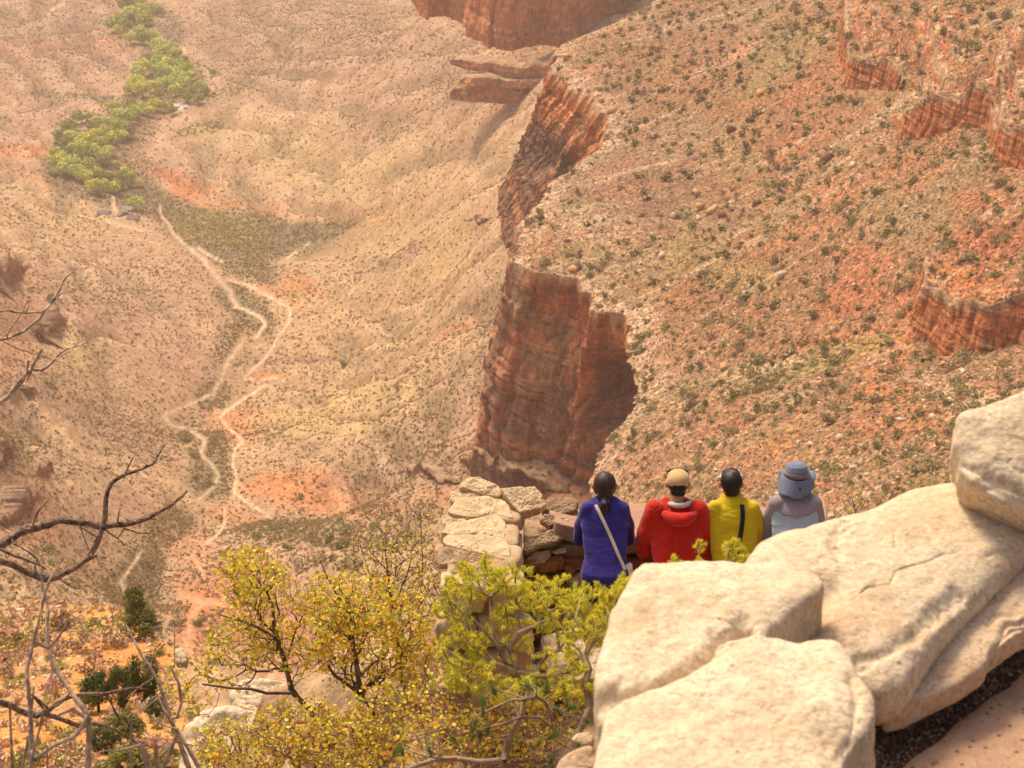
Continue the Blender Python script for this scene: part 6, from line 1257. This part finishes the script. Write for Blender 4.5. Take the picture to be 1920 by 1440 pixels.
# ---- orange spur with junipers, lower left, 90-170 m away
_hc = [at_y(a, b, y) for a, b, y in ((0,1150,172.),(150,1140,165.),(300,1215,135.),(0,1440,96.),(330,1440,92.),(150,1290,122.),(-200,1300,125.),(400,1300,112.))]
_hill = RBF([(p[0], p[1]) for p in _hc], [float(p[2]) for p in _hc], 100., 1e-3)
def crest(u): return np.interp(u, [-400, 0, 60, 130, 190, 230, 290, 330, 352, 370, 420], [168, 170, 172, 170, 164, 158, 140, 132, 112, 98, 80])
def z3(X, Y):
    u = 960+FP*X/(Y*CT+Y*.6*ST); c = crest(u)
    return _hill(X, np.minimum(Y, c))-.72*np.clip(Y-c, 0, 400)*1.0-.6*np.clip(Y-c-1, 0, 3)+.9*fbm(X/9., Y/9., 0, 1300, 4)+.25*fbm(X/1.6, Y/1.6, 0, 1301, 3)
def build_hillside():
    nr, ncl = 340, 300; Y = np.repeat(np.linspace(60, 330, nr)[:, None], ncl, 1); a = np.linspace(-.38, -.13, ncl)[None]; X = Y*1.0*a; Z = z3(X, Y)
    px, py = project(np.stack([X, Y, Z], -1)); O1 = np.array((.60, .235, .06)); O2 = np.array((.56, .33, .11)); P1 = np.array((.36, .23, .14))
    m = fbm(X/9., Y/9., 0, 1310, 4)[..., None]; c = O1*(.5-.5*m)+O2*(.5+.5*m)
    c = paint(px, py, c, [(60,1160,120,26,0,P1,.7),(170,1180,90,22,10,O2,.8),(60,1260,70,60,0,P1,.5),(100,1400,80,50,0,O1*1.05,.9),(200,1230,70,30,0,O1,.7),(60,1330,100,30,0,P1,.45),(270,1220,40,30,0,O1,.6),(330,1300,40,60,0,P1,.6),(20,1210,30,20,0,O1,.8)], X, Y, 48, 8.)
    o = mesh_obj('orange_hillside', np.stack([X, Y, Z], -1).reshape(-1, 3), grid_faces(nr, ncl), MAT['hill'], col=c.reshape(-1, 3), smooth=True); tag(o, kind='structure')
    r = np.random.default_rng(1320); n = 4200; Y = 84+92*r.random(n); X = Y*(-.335+.175*r.random(n)); P = np.stack([X, Y, z3(X, Y)], -1); u = 960+FP*X/(Y*CT+Y*.6*ST); px, py = project(P)
    k = (Y < crest(u)-1); P = P[k]; px = px[k]; py = py[k]; n = len(P)
    ty = r.random(n); b = ty < np.clip(.20+.5*fbm(P[:, 0]/7, P[:, 1]/7, 0, 1330, 3), .03, .6)
    bt = [flake_bush(70, 1340+i, fs=.24) for i in range(4)]; C = 2.1*np.array([(.30, .19, .13), (.27, .21, .10), (.36, .25, .14), (.24, .22, .08), (.34, .24, .17)])[r.integers(5, size=n)]
    o = merged('hill_brush', bt, P[b], (.35+.75*r.random(b.sum())**2), C[b], MAT['leafcol'], r); tag(o, 'dry brown and grey brush covering the orange hillside', 'brush', kind='stuff')
    st = [stone(1350+i, .6) for i in range(5)]; s = ~b
    o = merged('hill_stones', st, P[s], .12+.55*r.random(s.sum())**4, np.array([(.62, .45, .25), (.60, .34, .14), (.66, .54, .36)])[r.integers(3, size=s.sum())], MAT['stonecol'], r, .7); tag(o, 'small tan stones scattered over the orange hillside', 'stones', kind='stuff')
    f3 = lambda X, Y: z3(X, Y)
    def on(px, py):
        d = ray(px, py); ts = np.linspace(70, 260, 900); Q = d[None]*ts[:, None]; bl = Q[:, 2] < z3(Q[:, 0], Q[:, 1]); i = int(np.argmax(bl)); return Q[i] if bl.any() else d*150.
    for i, (a, b_, w_, lab) in enumerate(((40,1148,26,'pale boulder behind the bare stems on the orange hillside crest'),(67,1143,18,'smaller pale boulder right of the one on the crest'),(110,1140,14,'low cream stone at the middle of the hillside crest'),(100,1272,22,'cream stone half way down the orange hillside'),(190,1146,16,'grey slab by the upper juniper'),(88,1270,14,'small cream stone left of the half way one'))):
        p = on(a, b_); s_ = w_/3600*np.linalg.norm(p); v, f = stone(1360+i, .7); ob = mesh_obj('rock', v, f, MAT['stone1']); ob.location = p+np.array((0, 0, s_*.1)); ob.scale = (s_, s_, s_*.8); tag(ob, lab, 'rock')
    J = [(253,1152,58,70,'olive juniper standing alone on the hillside crest','j1'),(268,1196,92,76,'broad olive juniper just below the crest','j1'),(185,1335,76,110,'dark green juniper, left of the central clump','j0'),(228,1330,60,110,'dark juniper in the middle of the clump','j0'),(272,1310,74,120,'tallest dark green juniper, right of the clump','j0'),(235,1395,90,80,'yellowish green juniper in front of the clump','j1'),(190,1410,60,70,'dark juniper low in the clump, behind the rough branch','j0'),(240,1470,130,90,'broad olive juniper at the bottom edge','j1'),(315,1440,60,50,'small olive juniper beside the cracked limestone','j1'),(295,1350,50,60,'green juniper squeezed between the clump and the pale dead shrub','j0')]
    for i, (a, b_, w_, h_, lab, mt) in enumerate(J):
        p = on(a, b_); sc_ = np.linalg.norm(p)/3600; root = empty('juniper_tree', p); rr = np.random.default_rng(1400+i)
        V = []; nn = 5200; L = rr.normal(0, 1, (26, 3)); L /= np.linalg.norm(L, axis=1)[:, None]; L *= np.array((.32, .32, .36)); L[:, 2] += .50; L[:, :2] *= (1.15-.5*L[:, 2:3]); rad = .10+.10*rr.random(26)
        j = rr.integers(26, size=nn); d = rr.normal(0, 1, (nn, 3)); d /= np.linalg.norm(d, axis=1)[:, None]; q = L[j]+d*rad[j][:, None]*(.7+.45*rr.random((nn, 1)))
        t1 = rr.normal(0, 1, (nn, 3)); t1 /= np.linalg.norm(t1, axis=1)[:, None]; t2 = np.cross(d, t1); s = .032*(.5+rr.random((nn, 1)))
        V = np.stack([q-t1*s*.6, q+t1*s*.6, q+t2*s*1.2], 1).reshape(-1, 3)*np.array((w_*sc_, w_*sc_, h_*sc_*.85)); Fa = np.arange(nn*3).reshape(-1, 3)
        mesh_obj('crown', V, Fa, MAT[mt], root); tv, tf = trunk_mesh(); mesh_obj('trunk', tv*np.array((w_*sc_*1.5, w_*sc_*1.5, h_*sc_)), tf, MAT['bark'], root); tag(root, lab, 'tree', 'junipers on the orange hillside')
    bb = [flake_bush(260, 1450+i, fs=.13) for i in range(3)]; mm = [mesh_obj('hill_shrub', v, f, MAT[['shrubbrown', 'shrubgreen', 'shrubbrown'][i]]) for i, (v, f) in enumerate(bb)]; fr = [1, 1, 1]
    for i, (a, b_, w_, k, lab) in enumerate(((18,1198,40,0,'brown twiggy shrub at the left edge of the hillside'),(40,1200,24,1,'green shrub among brown ones near the hillside left edge'),(72,1205,22,1,'green shrub right of the bare stems on the hillside'),(128,1165,44,2,'large brown and green shrub on the crest'),(112,1175,30,1,'green shrub in front of the large crest shrub'),(145,1215,34,0,'brown shrub in the middle of the orange soil'),(215,1205,34,0,'brown shrub left of the broad juniper'),(100,1200,28,0,'grey brown shrub behind the forked stem'),(120,1220,26,0,'dark brown shrub below the forked stem'),(184,1243,40,0,'brown shrub above the dark junipers'),(30,1225,30,1,'olive shrub low at the hillside left edge'),(120,1375,30,1,'grey green shrub on the bright orange soil'),(8,1262,26,0,'dark shrub cut by the left edge'),(38,1268,12,1,'tiny dark green shrub'),(90,1235,14,1,'small blue green shrub'),(175,1175,26,1,'sparse green shrub on the pale soil near the crest'),(55,1430,40,1,'olive shrub at the bottom left corner'),(300,1220,24,1,'yellowish shrub under the broad juniper'))):
        ob = mm[k] if fr[k] else mm[k].copy()
        if not fr[k]: COL.objects.link(ob)
        fr[k] = 0; p = on(a, b_+w_*.3); s_ = w_/3600*np.linalg.norm(p)*1.1; ob.location = p; ob.scale = (s_, s_, s_); ob.rotation_euler = (0, 0, i*.9); tag(ob, lab, 'shrub', 'shrubs on the orange hillside')
build_valley(); build_slope(); build_cliffs(); build_scatter()
build_near_ground(); build_near_rocks(); build_wall(); build_people(); build_plants()
# ================================================================ camera, light, air
cam = bpy.data.cameras.new('camera'); co = bpy.data.objects.new('camera', cam); COL.objects.link(co)
cam.sensor_width = 36; cam.lens = 36*FP/1920; cam.clip_end = 30000; cam.clip_start = .1
co.rotation_euler = (R(90)-TH, 0, 0); sc.camera = co
cam.dof.use_dof = True; cam.dof.focus_distance = 15.5; cam.dof.aperture_fstop = 8.
w = bpy.data.worlds.new('World'); sc.world = w; w.use_nodes = True
bg = w.node_tree.nodes['Background']; sk = w.node_tree.nodes.new('ShaderNodeTexSky'); sk.sky_type = 'NISHITA'; sk.sun_disc = False
SE, SA = R(58), R(-35)   # sun elevation; azimuth from +Y toward +X
sk.sun_elevation = SE; sk.sun_rotation = SA; sk.air_density = 1.; sk.dust_density = 6.; sk.ozone_density = .6
wm = w.node_tree.nodes.new('ShaderNodeMix'); wm.data_type = 'RGBA'; wm.blend_type = 'MULTIPLY'; wm.inputs[0].default_value = 1; wm.inputs[7].default_value = (1, .89, .80, 1)
w.node_tree.links.new(sk.outputs[0], wm.inputs[6]); w.node_tree.links.new(wm.outputs[2], bg.inputs[0]); bg.inputs[1].default_value = .11
sl = bpy.data.lights.new('sun', 'SUN'); so = bpy.data.objects.new('sun', sl); COL.objects.link(so)
sl.energy = 1.9; sl.angle = R(12); sl.color = (1., .84, .62)
sd_ = Vector((math.sin(SA)*math.cos(SE), math.cos(SA)*math.cos(SE), math.sin(SE)))
so.rotation_euler = sd_.to_track_quat('Z', 'Y').to_euler(); so.location = (0, 0, 40)
sc.view_settings.view_transform = 'Standard'; sc.view_settings.look = 'None'; sc.view_settings.gamma = 1; sc.view_settings.exposure = EXPO
sc.view_settings.use_curve_mapping = False
hz = NT('haze_air'); hz.t.nodes.remove(hz.b)
pv = hz.n('ShaderNodeVolumePrincipled'); pv.inputs['Color'].default_value = (1., .84, .76, 1); pv.inputs['Density'].default_value = HAZE; pv.inputs['Anisotropy'].default_value = .2
hz.l.new(pv.outputs[0], hz.t.nodes['Material Output'].inputs['Volume'])
bx = [(x, y, z) for z in (-1150, 60) for y in (-60, 10500) for x in (-4200, 5200)]
ho = mesh_obj('haze', bx, [(0, 2, 3, 1), (4, 5, 7, 6), (0, 1, 5, 4), (2, 6, 7, 3), (0, 4, 6, 2), (1, 3, 7, 5)], hz.m)
tag(ho, kind='stuff')
cy = sc.cycles; cy.max_bounces = 5; cy.diffuse_bounces = 3; cy.glossy_bounces = 2; cy.volume_bounces = 1; cy.transparent_max_bounces = 8
cy.use_adaptive_sampling = True; cy.adaptive_threshold = .02; cy.use_denoising = True; cy.caustics_reflective = False; cy.caustics_refractive = False
